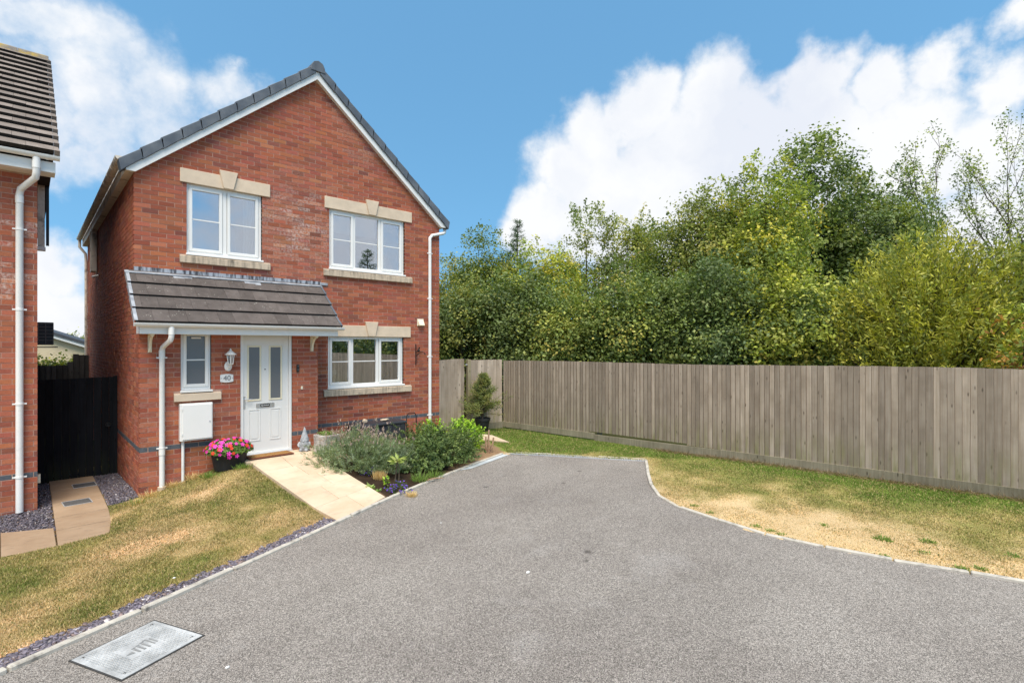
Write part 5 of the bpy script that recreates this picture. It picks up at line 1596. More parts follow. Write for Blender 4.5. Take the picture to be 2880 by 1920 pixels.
# the hedge goes on past the picture's edge; the house windows mirror it
pine(11.6, -14.6, 7.0, 1.7, 402, 'dark pine mirrored in the upper house window, past the end of the view', n=30)
for i, (x, y, h, R_) in enumerate([(13.8, -13.2, 5.0, 1.6), (11.6, -12.2, 4.6, 1.5), (13.4, -16.8, 6.4, 1.8), (11.9, -19.0, 5.2, 1.7), (14.5, -21, 6.0, 2.0)]):
    make_tree('hedge_bush', 'green hedge bush past the edge of the view, mirrored in the windows', x, y, -.4, h, R_, 420 + i, P_GREEN, nclump=100, per=60, leaf=.13, cat='bush', group='hedge beyond the view', shoots=16)
# shrub with orange leaves at the right edge
X, Y, _ = at_depth(2885, HYP, 9.6)
make_tree('orange_shrub', 'shrub with orange and red tinged leaves right behind the fence', X, Y, g1(X, Y), CAMZ - 9.6 * (850 - HYP) / FPX + .4, .50, 430, [(.12, .15, .03, 4), (.2, .2, .035, 3), (.26, .13, .03, 1), (.22, .10, .04, .5)], nclump=60, per=30, leaf=.10, sig=.14, cat='bush', shoots=10, shootlen=.4, narrow=.7)

# ================================================================== things seen through the gap between the houses
bx_, by_, _ = at_depth(128, HYP, 26)
bu = thing('bungalow', 'cream rendered bungalow with dark slate roof and white bargeboard, seen through the gap', 'house', (bx_, by_, -1.2), AZ - math.radians(90) + math.radians(34))
# local x = to the right of the view, local y = away
m = MB(); m.prism([(-4.2, 0, 0), (2.6, 0, 0), (2.6, 0, 2.55), (-.8, 0, 3.85), (-4.2, 0, 2.55)], (0, 5, 0)); m.build('wall', 'render_cream', bu)
for s_ in (-1, 1):
    m = MB(); e = (3.9 * s_ - .8, 2.35); a_ = (-.8, 3.85)
    m.prism([(a_[0], -.25, a_[1]), (e[0], -.25, e[1]), (e[0], -.25, e[1] + .16), (a_[0], -.25, a_[1] + .16)], (0, .03, 0)); m.build('bargeboard', 'upvc', bu)
    m = MB(); m.prism([(a_[0], -.3, a_[1] + .16), (e[0], -.3, e[1] + .16), (e[0], -.3, e[1] + .30), (a_[0], -.3, a_[1] + .30)], (0, 5.4, 0)); m.build('roof', 'slate_roof_dark', bu)
for i, (px, t_, top, hw) in enumerate([(185, 38, 935, 32), (222, 40, 932, 30), (255, 42, 945, 30), (150, 40, 950, 26)]):
    X, Y, _ = at_depth(px, HYP, t_)
    make_tree('distant_tree', ['dark round tree above the bungalow roof', 'taller green tree beside the side wall of the house, beyond the bungalow', 'tree mostly hidden behind the red brick house', 'tree hidden behind the wall-mounted grille box'][i], X, Y, -1.2, CAMZ - t_ * (top - HYP) / FPX + 1.2, hw * t_ / FPX, 450 + i, P_GREEN, nclump=90, per=50, leaf=.16, sig=.25, group='trees beyond the bungalow', shoots=8)
rs = np.random.RandomState(9)
n = 1800
P_ = np.stack([rs.uniform(-1.7, .0, n), rs.uniform(8.35, 8.9, n), 1.28 + rs.normal(0, .13, n)], -1) - np.array([-.85, 8.6, -.6])
V, F, C = leaf_quads(P_, np.tile([0, -.4, 1.0], (n, 1)), rs.uniform(.06, .11, n), rs.uniform(.05, .08, n), pick(P_GREEN + P_YEL[:2], n, rs) * rs.uniform(.7, 1.3, (n, 1)), rs)
iv = thing('climbing_ivy', 'yellow-green climber growing over the dark back fence', 'climber', (-.85, 8.6, -.6))
obj_np('foliage', V, F, C, 'leaf', iv)
m = MB()
for i in range(9): m.tube([(-.8 + i * .2, .0, 0), (-.78 + i * .2 + rf.uniform(-.05, .05), .02, .9), (-.8 + i * .2 + rf.uniform(-.1, .1), -.05, 1.95)], [.014, .010, .005], 5)
m.build('stems', 'bark', iv)
# grille box on the neighbour's side wall
gb_ = thing('grille_box', 'black grille-fronted box on a shelf high on the wall above the black gate', 'wall unit', (NB_X, 2.35, 1.84))
m = MB(); m.box((.02, .03, .02), (.245, .40, .425)); m.build('casing', 'black_plastic', gb_, bevel=.01)
m = MB()
for i in range(7): m.box((.03, .012, .035 + i * .060), (.24, .029, .047 + i * .060))
for xx in (.028, .129, .232): m.box((xx, .010, .035), (xx + .012, .0285, .410))
m.build('grille', 'grille_grey', gb_)
m = MB(); m.box((-.0, -.02, -.03), (.30, .42, -.012)); m.build('shelf', 'black_plastic', gb_)

LEAF_GAIN = 1.5

# ================================================================== fixtures on the front of the house
mbx = thing('meter_box', 'white plastic gas meter box fixed to the brick wall under the small window', 'meter box', (.74, PY, .35))
m = MB(); m.box((-.232, -.105, 0), (.225, -.001, .585)); m.build('casing', 'upvc', mbx, bevel=.008)
m = MB(); m.box((-.200, -.118, .022), (.212, -.1055, .566)); dm = m.build('box_door', 'upvc', mbx, bevel=.005)
m = MB(); m.lathe([(.010, 0), (.010, .008)], 10); o = m.build('lock', 'galvanised', dm, loc=(.178, -.118, .29)); o.rotation_euler = (math.radians(90), 0, 0)
for zz in (.09, .48):
    m = MB(); m.tube([(-.203, -.118, zz), (-.203, -.118, zz + .035)], .007, 8); m.build('hinge', 'upvc', dm)

lan = thing('wall_lantern', 'white coach lantern on the wall between the small window and the door', 'lantern', (1.215, PY, 1.44))
m = MB(); m.lathe([(.052, 0), (.060, .004), (.050, .018), (.030, .024)], 14, 1.0, 1.35); o = m.build('wall_plate', 'upvc', lan, smooth=True); o.rotation_euler = (math.radians(90), 0, 0); o.location = (0, -.001, .065)
m = MB(); m.tube([(0, -.02, .07), (0, -.055, .045), (.008, -.085, .06), (.012, -.09, .10)], .012, 8); m.build('arm', 'upvc', lan, smooth=True)
cx_, cy_ = .014, -.095
m = MB()
for i in range(6):
    a = i * math.pi / 3 + .26
    m.tube([(cx_ + .038 * math.cos(a), cy_ + .038 * math.sin(a), .105), (cx_ + .062 * math.cos(a), cy_ + .062 * math.sin(a), .255)], .0065, 5)
m.lathe([(.030, .09), (.042, .10), (.042, .108), (.030, .108)], 6, o=(cx_, cy_, 0))
m.build('cage', 'upvc', lan)
m = MB(); m.lathe([(.034, .109), (.056, .252)], 6, o=(cx_, cy_, 0)); m.build('lantern_glass', 'glass', lan)
m = MB(); m.lathe([(.016, .11), (.022, .15), (.020, .20), (.008, .215)], 10, o=(cx_, cy_, 0)); m.build('bulb', 'plaque_white', lan, smooth=True)
m = MB(); m.lathe([(.088, .255), (.090, .262), (.055, .295), (.030, .318), (.012, .325), (.016, .340), (.006, .356), (.002, .362)], 12, o=(cx_, cy_, 0)); m.build('lantern_roof', 'upvc', lan, smooth=True)

pq = thing('house_number_plaque', 'white curved-edge house number plaque reading 40 below the lantern', 'number plaque', (1.193, PY, 1.308))
m = MB()
pts = []
for i in range(9): pts.append((-.098 + .196 * i / 8, -.012, .056 + .014 * math.sin(math.pi * i / 8)))
for i in range(9): pts.append((.098 - .196 * i / 8, -.012, -.056 - .014 * math.sin(math.pi * i / 8)))
m.prism(pts, (0, .011, 0)); m.build('plate', 'plaque_white', pq)
def text_mesh(body, size, ext, mat_, parent, loc, rot, name):
    cu = bpy.data.curves.new(name, 'FONT'); cu.body = body; cu.size = size; cu.extrude = ext; cu.align_x = 'CENTER'; cu.align_y = 'CENTER'
    tmp = bpy.data.objects.new('tmp', cu); COL.objects.link(tmp)
    dg = bpy.context.evaluated_depsgraph_get(); me = bpy.data.meshes.new_from_object(tmp.evaluated_get(dg))
    bpy.data.objects.remove(tmp); me.materials.clear(); me.materials.append(M[mat_])
    o = bpy.data.objects.new(name, me); link(o, parent); o.location = loc; o.rotation_euler = rot
    return o
text_mesh('40', .115, .002, 'grey_number', pq, (.004, -.0145, .0), (math.radians(90), 0, 0), 'numerals')
m = MB(); m.box((-.094, -.0145, -.003), (-.072, -.0125, .003)); m.box((.074, -.0145, -.003), (.094, -.0125, .003)); m.build('dash', 'grey_number', pq)

db = thing('doorbell', 'small black video doorbell on the brick to the right of the door', 'doorbell', (2.357, PY, 1.37))
m = MB(); m.box((-.024, -.026, 0), (.024, -.001, .135)); m.build('casing', 'black_plastic', db, bevel=.006)
m = MB(); m.lathe([(.015, 0), (.015, .003), (.009, .004)], 14); o = m.build('button', 'drain_iron', db, loc=(0, -.026, .045)); o.rotation_euler = (math.radians(90), 0, 0)
m = MB(); m.lathe([(.009, 0), (.009, .003)], 12); o = m.build('lens', 'glass_obscure', db, loc=(0, -.026, .105)); o.rotation_euler = (math.radians(90), 0, 0)
bp = thing('bell_push', 'tiny cream bell push below the black doorbell', 'bell push', (2.43, PY, 1.055))
m = MB(); m.box((-.018, -.014, 0), (.018, -.001, .056)); m.build('casing', 'upvc_cream', bp, bevel=.004)
m = MB(); m.box((-.008, -.019, .018), (.008, -.0145, .038)); m.build('button', 'plaque_white', bp, bevel=.002)

hb = thing('basket_bracket', 'black wrought iron hanging basket bracket with a bird beside the lower window', 'bracket', (5.20, 0, 1.42))
m = MB(); m.box((-.009, -.012, 0), (.009, -.001, .46)); m.build('backplate', 'black_iron', hb)
m = MB()
arm = [(0, -.010, .18), (.02, -.07, .24), (.04, -.14, .275), (.055, -.22, .28), (.06, -.28, .26)]
m.tube(arm, .007, 6); m.tube([(0, -.01, .28), (.03, -.10, .285), (.055, -.21, .285)], .006, 6)
m.tube([(.062 , -.28 + .02 * math.cos(i * .52), .245 + .02 * math.sin(i * .52)) for i in range(13)], .006, 6, caps=False)
m.tube([(.005, -.03 + .022 * math.cos(i * .52), .13 + .022 * math.sin(i * .52)) for i in range(13)], .005, 6, caps=False)
m.build('arm', 'black_iron', hb, smooth=True)
m = MB(); m.lathe([(.004, 0), (.020, .018), (.026, .04), (.018, .062), (.006, .075)], 8, 1.0, 1.5, (.025, -.085, .285)); m.tube([(.025, -.085, .35), (.025, -.12, .385), (.025, -.15, .38)], [.014, .014, .002], 6); m.tube([(.025, -.055, .31), (.025, .0, .30)], [.014, .004], 6)
m.build('bird', 'black_iron', hb, smooth=True)

# behind the glass
def drape(name, label, cat, x0, x1, z0, z1, y, mat_, waves=0, amp=.015):
    t_ = thing(name, label, cat, ((x0 + x1) / 2, y, z0))
    m = MB(); n = max(2, waves * 8 + 2) if waves else 2
    v, f = [], []
    for i in range(n):
        x = x0 + (x1 - x0) * i / (n - 1) - (x0 + x1) / 2; yy = amp * math.sin(i / (n - 1) * waves * 6.283) if waves else 0
        v += [(x, yy, 0), (x, yy, z1 - z0), (x, yy + .004, 0), (x, yy + .004, z1 - z0)]
        if i: b = 4 * i; f += [(b - 4, b, b + 1, b - 3), (b - 2, b - 1, b + 3, b + 2)]
    m.add(v, f); m.build('cloth', mat_, t_, smooth=True)
    m = MB(); m.tube([(x0 - (x0 + x1) / 2 - .02, .01, z1 - z0 + .012), (x1 - (x0 + x1) / 2 + .02, .01, z1 - z0 + .012)], .012, 8); m.build('rail', 'upvc', t_)
drape('roller_blind', 'green roller blind lowered a little behind the ground floor window', 'blind', 3.20, 4.86, 1.70, 1.99, .17, 'blind_green')
drape('roller_blind', 'pale roller blind at the top of the wide upper window', 'blind', 3.24, 4.30, 4.15, 4.54, .17, 'blind_white')
drape('curtain', 'pale curtain gathered at the right of the two-light upper window', 'curtain', 1.66, 1.90, 3.42, 4.55, .19, 'curtain', 4)
drape('curtain', 'greenish curtain gathered behind the right light of the wide upper window', 'curtain', 4.36, 4.58, 3.42, 4.55, .20, 'curtain_green', 3)
rs = np.random.RandomState(31)
hp = thing('windowsill_plant', 'yellow-green houseplant in a teal pot behind the ground floor window', 'houseplant', (4.46, .20, 1.05))
m = MB(); m.lathe([(.055, 0), (.075, .10), (.070, .10)], 14); simple('teal_glaze', (.03, .30, .33), .3, .1, 8); m.build('pot', 'teal_glaze', hp, smooth=True)
n = 60; P_ = np.stack([rs.normal(0, .06, n), rs.normal(0, .04, n), rs.uniform(.08, .62, n)], -1)
V, F, C = leaf_quads(P_, np.tile([0, -1.0, .2], (n, 1)), rs.uniform(.07, .12, n), rs.uniform(.05, .08, n), pick([(.22, .27, .05, 2), (.32, .34, .08, 1), (.12, .18, .04, 1)], n, rs), rs, .5)
obj_np('foliage', V, F, C, 'leaf', hp)
m = MB(); m.tube([(0, 0, .08), (.01, .01, .35), (-.01, 0, .6)], .006, 5); m.build('stem', 'bark', hp)
tp = thing('windowsill_pot', 'teal trough with a white flower behind the left light of the ground floor window', 'plant pot', (3.42, .20, 1.05))
m = MB(); m.box((-.11, -.04, 0), (.11, .04, .08)); m.build('pot', 'teal_glaze', tp, bevel=.008)
m = MB(); m.tube([(.02, 0, .07), (.03, .01, .20), (-.02, 0, .26)], .004, 5); m.build('stem', 'bark', tp)
m = MB()
for i in range(5): a = i * 1.2566; m.prism([(-.02, -.012, .26), (-.02 + .045 * math.cos(a - .4), -.012, .26 + .045 * math.sin(a - .4)), (-.02 + .05 * math.cos(a), -.016, .26 + .05 * math.sin(a)), (-.02 + .045 * math.cos(a + .4), -.012, .26 + .045 * math.sin(a + .4))], (0, .003, 0))
m.build('flower', 'plaque_white', tp)

# ================================================================== by the door
tbx, tby = 1.165, -.86; tbz = g1(tbx, tby) - .02
tub = thing('flower_tub', 'black oval tub of pink and red busy lizzies standing in front of the door', 'flower tub', (tbx, tby, tbz))
m = MB(); m.lathe([(.215, 0), (.225, .02), (.262, .235), (.275, .245), (.275, .265), (.255, .268), (.240, .20), (.0, .20)], 26, 1.0, .72); m.build('tub', 'tub_dark', tub, smooth=True)
rs = np.random.RandomState(41)
def dome(n, R_, h, z0, sy=.72, thick=.25):
    d = rs.normal(0, 1, (n, 3)); d[:, 2] = np.abs(d[:, 2]) * .9 - .15; d /= np.linalg.norm(d, axis=1, keepdims=True)
    q = 1 - thick * rs.rand(n)
    return d * np.array([R_, R_ * sy, h]) * q[:, None] + np.array([0, 0, z0]), d
P_, d = dome(2600, .355, .19, .30, .78)
V, F, C = leaf_quads(P_, d, rs.uniform(.03, .052, 2600), rs.uniform(.018, .03, 2600), pick([(.10, .17, .035, 3), (.15, .22, .05, 3), (.06, .11, .03, 2)], 2600, rs) * rs.uniform(.7, 1.3, (2600, 1)), rs, .5)
obj_np('foliage', V, F, C, 'leaf', tub)
simple('petal_pink', (.74, .035, .42), .6, .15, 30); simple('petal_red', (.72, .045, .018), .6, .15, 30); simple('petal_magenta', (.55, .015, .27), .6, .15, 30)
bl_me = []
for mt in ('petal_pink', 'petal_red', 'petal_magenta'):
    m = MB()
    for i in range(5):
        a = i * 1.2566
        m.add([(0, 0, .002), (.020 * math.cos(a - .5), .020 * math.sin(a - .5), .005), (.031 * math.cos(a - .2), .031 * math.sin(a - .2), .004), (.031 * math.cos(a + .25), .031 * math.sin(a + .25), .002), (.020 * math.cos(a + .52), .020 * math.sin(a + .52), .004)], [(0, 1, 2, 3, 4)])
    bl_me.append(m.mesh('blossom', mt))
P_, d = dome(70, .37, .205, .305, .80, .08)
for i in range(70):
    o = bpy.data.objects.new('blossom', bl_me[[0, 0, 1, 2, 1, 1][rs.randint(6)]]); link(o, tub); o.location = P_[i]
    nv_ = Vector(d[i]) + Vector((0, -.35, .2)); o.rotation_euler = nv_.to_track_quat('Z', 'Y').to_euler(); s_ = rs.uniform(.8, 1.25); o.scale = (s_, s_, s_)

mat_t = thing('doormat', 'worn brown coir doormat on the slabs at the front door', 'doormat', (1.80, -.80, path_z(1.8, -.8) + .014), math.radians(3))
m = MB(); m.box((-.36, -.155, 0), (.36, .155, .016)); m.build('border', 'coir_edge', mat_t, bevel=.004)
m = MB(); m.box((-.325, -.125, .0165), (.325, .125, .022)); m.build('pile', 'coir', mat_t)

gx_, gy_ = 2.415, -.755; gzz = path_z(gx_, gy_) + .013
gn = thing('garden_gnome', 'grey stone gnome with a tall pointed hat beside the door', 'gnome', (gx_, gy_, gzz), math.radians(-35))
m = MB()
m.lathe([(.075, 0), (.088, .02), (.092, .07), (.080, .13), (.066, .17), (.05, .19)], 18, 1.0, .88); m.build('body', 'gnome_stone', gn, smooth=True)
m = MB(); m.lathe([(.060, .165), (.078, .172), (.076, .19), (.060, .24), (.042, .30), (.024, .36), (.012, .40), (.002, .415)], 16, 1.0, .92); h_ = m.build('hat', 'gnome_stone', gn, smooth=True)
m = MB()
for k_ in range(11):
    a = math.radians(-150 + k_ * 12); r0 = .070
    m.tube([(r0 * .55 * math.cos(a), r0 * math.sin(a), .165), (r0 * .75 * math.cos(a), (r0 + .022) * math.sin(a), .115), (r0 * .35 * math.cos(a), (r0 + .022) * math.sin(a), .045)], [.012, .015, .003], 6)
m.build('beard', 'gnome_stone', gn, smooth=True)
m = MB(); m.lathe([(.002, -.018), (.014, -.010), (.018, 0), (.014, .010), (.002, .018)], 10, o=(0, -.080, .168)); m.build('nose', 'gnome_stone', gn, smooth=True)
for s_ in (-1, 1):
    m = MB(); m.tube([(s_ * .078, 0, .145), (s_ * .100, -.035, .10), (s_ * .072, -.075, .075)], [.022, .021, .016], 8); m.build('arm', 'gnome_stone', gn, smooth=True)
    m = MB(); m.lathe([(.040, 0), (.042, .02), (.028, .038), (.004, .042)], 10, .8, 1.2, (s_ * .046, -.055, 0)); m.build('boot', 'gnome_stone', gn, smooth=True)

plx, ply = 2.655, -1.16; plz = path_z(plx, ply) + .013
pl = thing('stone_planter', 'square stone-effect planter with small succulents between the gnome and the lavender', 'planter', (plx, ply, plz), math.radians(12))
m = MB(); m.frame(-.165, .165, -.165, .165, .03, 0, .34); 
for i, v in enumerate(m.v): m.v[i] = (v[0] * (.90 + .10 * v[1] / .34), v[2] * (.90 + .10 * v[1] / .34), v[1])
m.build('pot', 'planter_stone', pl, bevel=.006)
m = MB(); m.box((-.14, -.14, .0), (.14, .14, .305)); m.build('compost', 'soil', pl)
rp_ = random.Random(4)
for sx_, sy_, f_ in ((1, 0, 0), (0, 1, 0)):
    pass
strips = MB()
for face in range(4):
    for row in range(9):
        u = -.155
        while u < .14:
            w = rp_.uniform(.05, .11); w = min(w, .155 - u)
            z0_ = .012 + row * .036; d0 = .1655 * (.90 + .10 * (z0_ + .015) / .34) + rp_.uniform(.001, .007)
            f0 = (u * .93, (u + w - .004) * .93)
            a = face * math.pi / 2
            q = [(f0[0], -d0, z0_), (f0[1], -d0, z0_), (f0[1], -d0, z0_ + .031), (f0[0], -d0, z0_ + .031)]
            rot = lambda p: (p[0] * math.cos(a) - p[1] * math.sin(a), p[0] * math.sin(a) + p[1] * math.cos(a), p[2])
            strips.add([rot(p) for p in q] + [rot((p[0], p[1] + .012, p[2])) for p in q], [(0, 1, 2, 3), (0, 4, 5, 1), (1, 5, 6, 2), (2, 6, 7, 3), (3, 7, 4, 0)])
            u += w
o = strips.build('stone_facing', 'planter_stone', pl); kind(o, 'stuff')
n = 420; P_ = np.stack([rs.uniform(-.13, .13, n), rs.uniform(-.13, .13, n), .31 + rs.rand(n) * .075], -1)
V, F, C = leaf_quads(P_, np.tile([0, 0, 1.0], (n, 1)), rs.uniform(.02, .04, n), rs.uniform(.014, .02, n), pick([(.13, .20, .05, 3), (.25, .16, .07, 1), (.18, .24, .06, 2)], n, rs), rs)
obj_np('foliage', V, F, C, 'leaf', pl)
m = MB(); m.lathe([(.002, 0), (.022, .008), (.028, .024), (.020, .042), (.004, .05)], 12); o = m.build('ball', 'yellow_ball', None, smooth=True, loc=(2.545, -.95, path_z(2.5, -.95) + .012)); tag(o, 'tiny yellow ball lying between the gnome and the planter', 'ball')
m = MB(); m.lathe([(.002, 0), (.045, .012), (.055, .035), (.038, .06), (.006, .072)], 10, 1, .7); o = m.build('pebble', 'buff_pebble', None, smooth=True, loc=(2.545, -1.32, path_z(2.5, -1.32) + .010)); tag(o, 'buff pebble leaning against the foot of the stone planter', 'pebble')

# storage box by the wall with two stones on its lid
sx0, sx1, sy0, sy1 = 3.50, 4.66, -.53, -.06
sbz = g1(4.1, -.3)
sb_ = thing('storage_box', 'dark grey plastic garden storage box against the wall under the window', 'storage box', ((sx0 + sx1) / 2, (sy0 + sy1) / 2, sbz - .02))
bw, bd, bh = (sx1 - sx0) / 2, (sy1 - sy0) / 2, .29 - sbz
m = MB(); m.box((-bw + .02, -bd + .02, 0), (bw - .02, bd - .02, bh - .055)); m.build('body', 'dark_box', sb_, bevel=.01)
for i in range(11):
    xx = -bw + .05 + i * (2 * bw - .1) / 11
    m = MB(); m.box((xx + .004, -bd + .008, .03), (xx + (2 * bw - .1) / 11 - .004, -bd + .0195, bh - .06)); m.build('slat', 'dark_box', sb_, bevel=.003)
m = MB(); m.box((-bw, -bd, bh - .054), (bw, bd, bh)); lid = m.build('lid', 'dark_box', sb_, bevel=.012)
for i in range(9):
    yy = -bd + .03 + i * (2 * bd - .06) / 9
    m = MB(); m.box((-bw + .03, yy + .003, bh + .0005), (bw - .03, yy + (2 * bd - .06) / 9 - .003, bh + .007)); o = m.build('lid_rib', 'dark_box', lid)
m = MB(); m.box((-.10, -bd - .012, bh - .05), (.10, -bd - .0005, bh - .025)); m.build('handle', 'black_plastic', sb_, bevel=.003)
def stone(label, x, y, z, s, seed, mat_='buff_pebble', name='stone'):
    q = random.Random(seed); bm = bmesh.new(); bmesh.ops.create_icosphere(bm, subdivisions=2, radius=1.0)
    for v in bm.verts: v.co *= q.uniform(.82, 1.1); v.co = Vector((v.co.x * s[0], v.co.y * s[1], (max(v.co.z, -.75) + .75) * s[2]))
    me = bpy.data.meshes.new(name); bm.to_mesh(me); bm.free(); me.materials.append(M[mat_]); o = link(bpy.data.objects.new(name, me)); o.location = (x, y, z)
    return tag(o, label, 'stone')
stone('chunky buff stone on the lid of the dark storage box', 3.78, -.36, .285, (.055, .045, .05), 3)
stone('flat buff stone near the middle of the storage box lid', 4.24, -.33, .285, (.11, .05, .028), 4)
hoop = thing('metal_hoop', 'bent black metal hoop handle standing at the right end of the storage box', 'hoop', (4.82, -.45, sbz))
m = MB(); m.tube([(-.13, 0, 0), (-.13, 0, .44), (-.09, 0, .50), (.07, 0, .50), (.11, 0, .44), (.12, 0, 0)], .011, 8); m.build('bar', 'black_iron', hoop, smooth=True)
m = MB(); m.lathe([(.05, 0), (.05, .02), (.02, .03)], 10, o=(-.13, 0, 0)); m.lathe([(.05, 0), (.05, .02), (.02, .03)], 10, o=(.12, 0, 0)); m.build('foot', 'black_iron', hoop)

# ================================================================== planting bed
def mound(name, label, x, y, R_, Ry, h, n, seed, pal, leaf, narrow, spikes=False, cat='shrub', spread=.7, lobes=9, stems=24, droop=0.0):
    rs = np.random.RandomState(seed); g0 = g1(x, y)
    root = thing(name, label, cat, (x, y, g0))
    # sprays: short twigs leaving the mound in all directions, leaves along each
    ns = n // 26
    d = rs.normal(0, 1, (ns, 3)); d[:, 2] = np.abs(d[:, 2]) * .9 + .02; d /= np.linalg.norm(d, axis=1, keepdims=True)
    bumps = 1 + .16 * np.sin(d[:, 0] * 5 + seed) * np.cos(d[:, 1] * 6 + seed * .7) + .10 * rs.normal(0, 1, ns)
    q = rs.uniform(.50, 1.0, ns) ** .6 * bumps
    tip = d * np.array([R_, Ry, h]) * q[:, None]
    tdir = d + np.array([0, 0, .35 - droop]) + rs.normal(0, .35, (ns, 3)); tdir /= np.linalg.norm(tdir, axis=1, keepdims=True)
    L = rs.uniform(.10, .26, ns) * (h / .6)
    k = np.repeat(np.arange(ns), 26); t = rs.rand(len(k))
    P_ = tip[k] - tdir[k] * (L[k] * (1 - t))[:, None] + rs.normal(0, .012, (len(k), 3))
    P_[:, 2] = np.maximum(P_[:, 2], .015)
    cb = pick(pal, ns, rs) * rs.uniform(.75, 1.3, (ns, 1)); C_ = cb[k] * rs.uniform(.75, 1.25, (len(k), 1))
    if spikes:
        D_ = tdir[k] + rs.normal(0, .35, (len(k), 3)); D_ /= np.linalg.norm(D_, axis=1, keepdims=True)
        V, F, C = blades(P_, D_, leaf * rs.uniform(.7, 1.3, len(k)), leaf * narrow * rs.uniform(.7, 1.3, len(k)), C_, rs)
    else:
        l_ = leaf * rs.uniform(.65, 1.3, len(k)); V, F, C = leaf_quads(P_, d[k] * .6 + np.array([0, 0, .6]), l_, l_ * narrow, C_, rs, spread)
    obj_np('foliage', V, F, C, 'leaf', root)
    m = MB()
    for i in range(stems):
        e = tip[rs.randint(ns)] * .85; m.tube([(e[0] * .08, e[1] * .08, -.03), (e[0] * .5, e[1] * .5, e[2] * .45), tuple(e)], [.012, .008, .002], 5)
    m.build('stems', 'bark', root)
    return root, tip, tdir
P_LAV = [(.16, .20, .11, 5), (.20, .24, .15, 4), (.13, .17, .08, 4), (.18, .205, .095, 2)]
P_COT = [(.080, .118, .036, 5), (.110, .148, .042, 4), (.058, .088, .030, 4), (.15, .185, .06, 2)]
P_LIME = [(.24, .36, .035, 5), (.32, .44, .045, 3), (.14, .24, .03, 3)]
lav, tip, tdir = mound('lavender', 'grey-green lavender bush with faded flower spikes beside the slab path', 2.98, -1.70, .82, .86, .58, 23000, 51, P_LAV, .052, .17, True, stems=30)
rs = np.random.RandomState(52)
lav2, tip2, tdir2 = mound('lavender', 'second, paler lavender bush reaching forward to the edging', 3.34, -2.08, .56, .50, .46, 13000, 53, P_LAV[:2] + [(.235, .25, .165, 3)], .052, .17, True, stems=26)
for root, tp_, td_, n in ((lav, tip, tdir, 260), (lav2, tip2, tdir2, 60)):
    top = tp_[tp_[:, 2] > .30]; k = rs.randint(0, len(top), n)
    D_ = np.stack([rs.normal(0, .16, n), rs.normal(0, .16, n), np.ones(n)], -1); D_ /= np.linalg.norm(D_, axis=1, keepdims=True)
    V1, F1, C1 = blades(top[k], D_, rs.uniform(.07, .15, n), np.full(n, .006), np.tile([.22, .22, .13], (n, 1)), rs)
    e = top[k] + D_ * rs.uniform(.07, .14, n)[:, None]
    V2, F2, C2 = blades(np.repeat(e, 4, 0) + rs.normal(0, .006, (4 * n, 3)), np.repeat(D_, 4, 0) + rs.normal(0, .25, (4 * n, 3)), rs.uniform(.03, .05, 4 * n), np.full(4 * n, .013), pick([(.34, .25, .21, 3), (.27, .20, .20, 2), (.42, .33, .26, 1)], 4 * n, rs), rs)
    kind(obj_np('flower_spikes', np.concatenate([V1, V2]), np.concatenate([F1, F2 + len(V1)]), np.concatenate([C1, C2]), 'leaf', root), 'stuff')
mound('cotoneaster', 'broad dark green small-leaved shrub spreading along the drive edging', 4.42, -1.86, 1.04, .86, .72, 30000, 54, P_COT, .036, .55, stems=50, droop=.3)
mound('cotoneaster', 'second lobe-shaped dark green shrub between the lavender and the broad one', 3.94, -2.14, .70, .58, .56, 15000, 57, P_COT[:3] + [(.12, .17, .06, 2)], .036, .55, stems=30, droop=.3)
mound('lime_shrub', 'bright lime green shrub at the far end of the bed by the conifer', 5.62, -1.28, .48, .48, .66, 6000, 55, P_LIME, .045, .65, stems=30)
mound('lime_shrub', 'lime green shrub top rising behind the dark spreading shrub', 4.95, -1.02, .34, .34, .60, 4000, 56, P_LIME, .045, .65, stems=20)
# purple flowering cushions
P_LITH = [(.06, .10, .035, 3), (.09, .13, .04, 2)]
for i, (px, py, R_, lab) in enumerate([(1040, 1338, .16, 'purple-flowered cushion plant at the foot of the lavender'), (1117, 1366, .19, 'purple-flowered cushion plant on bare soil close to the slab path')]):
    x, y, _ = on_z(px, py, -.30)
    root, tp_, td_ = mound('purple_cushion', lab, x, y, R_, R_, R_ * .7, 1500, 60 + i, P_LITH, .022, .3, True, 'flower', stems=14)
    n = 170; k = rs.randint(0, len(tp_), n)
    V, F, C = leaf_quads(tp_[k] * 1.06, np.tile([0, -.4, 1.0], (n, 1)), rs.uniform(.022, .034, n), rs.uniform(.018, .028, n), pick([(.15, .055, .46, 3), (.22, .10, .55, 2), (.10, .04, .34, 1)], n, rs), rs, .4)
    obj_np('flowers', V, F, C, 'petal', root)
def tuft(name, label, x, y, n, h, R_, pal, seed, cat='grass tuft', wd=.007, zoff=0.0, lean=.5, group=None):
    rs = np.random.RandomState(seed); root = thing(name, label, cat, (x, y, g1(x, y) + zoff), 0, group)
    a = rs.uniform(0, 6.283, n); r_ = R_ * rs.rand(n) * .45
    P_ = np.stack([np.cos(a) * r_, np.sin(a) * r_, np.zeros(n) - .01], -1)
    D_ = np.stack([np.cos(a) * lean * rs.rand(n), np.sin(a) * lean * rs.rand(n), np.ones(n)], -1) + rs.normal(0, .1, (n, 3)); D_ /= np.linalg.norm(D_, axis=1, keepdims=True)
    V, F, C = blades(P_, D_, h * rs.uniform(.5, 1.1, n), np.full(n, wd), pick(pal, n, rs) * rs.uniform(.75, 1.25, (n, 1)), rs)
    obj_np('blades', V, F, C, 'leaf', root)
    return root
P_STRAW = [(.50, .36, .17, 3), (.40, .27, .12, 2), (.60, .46, .25, 1)]
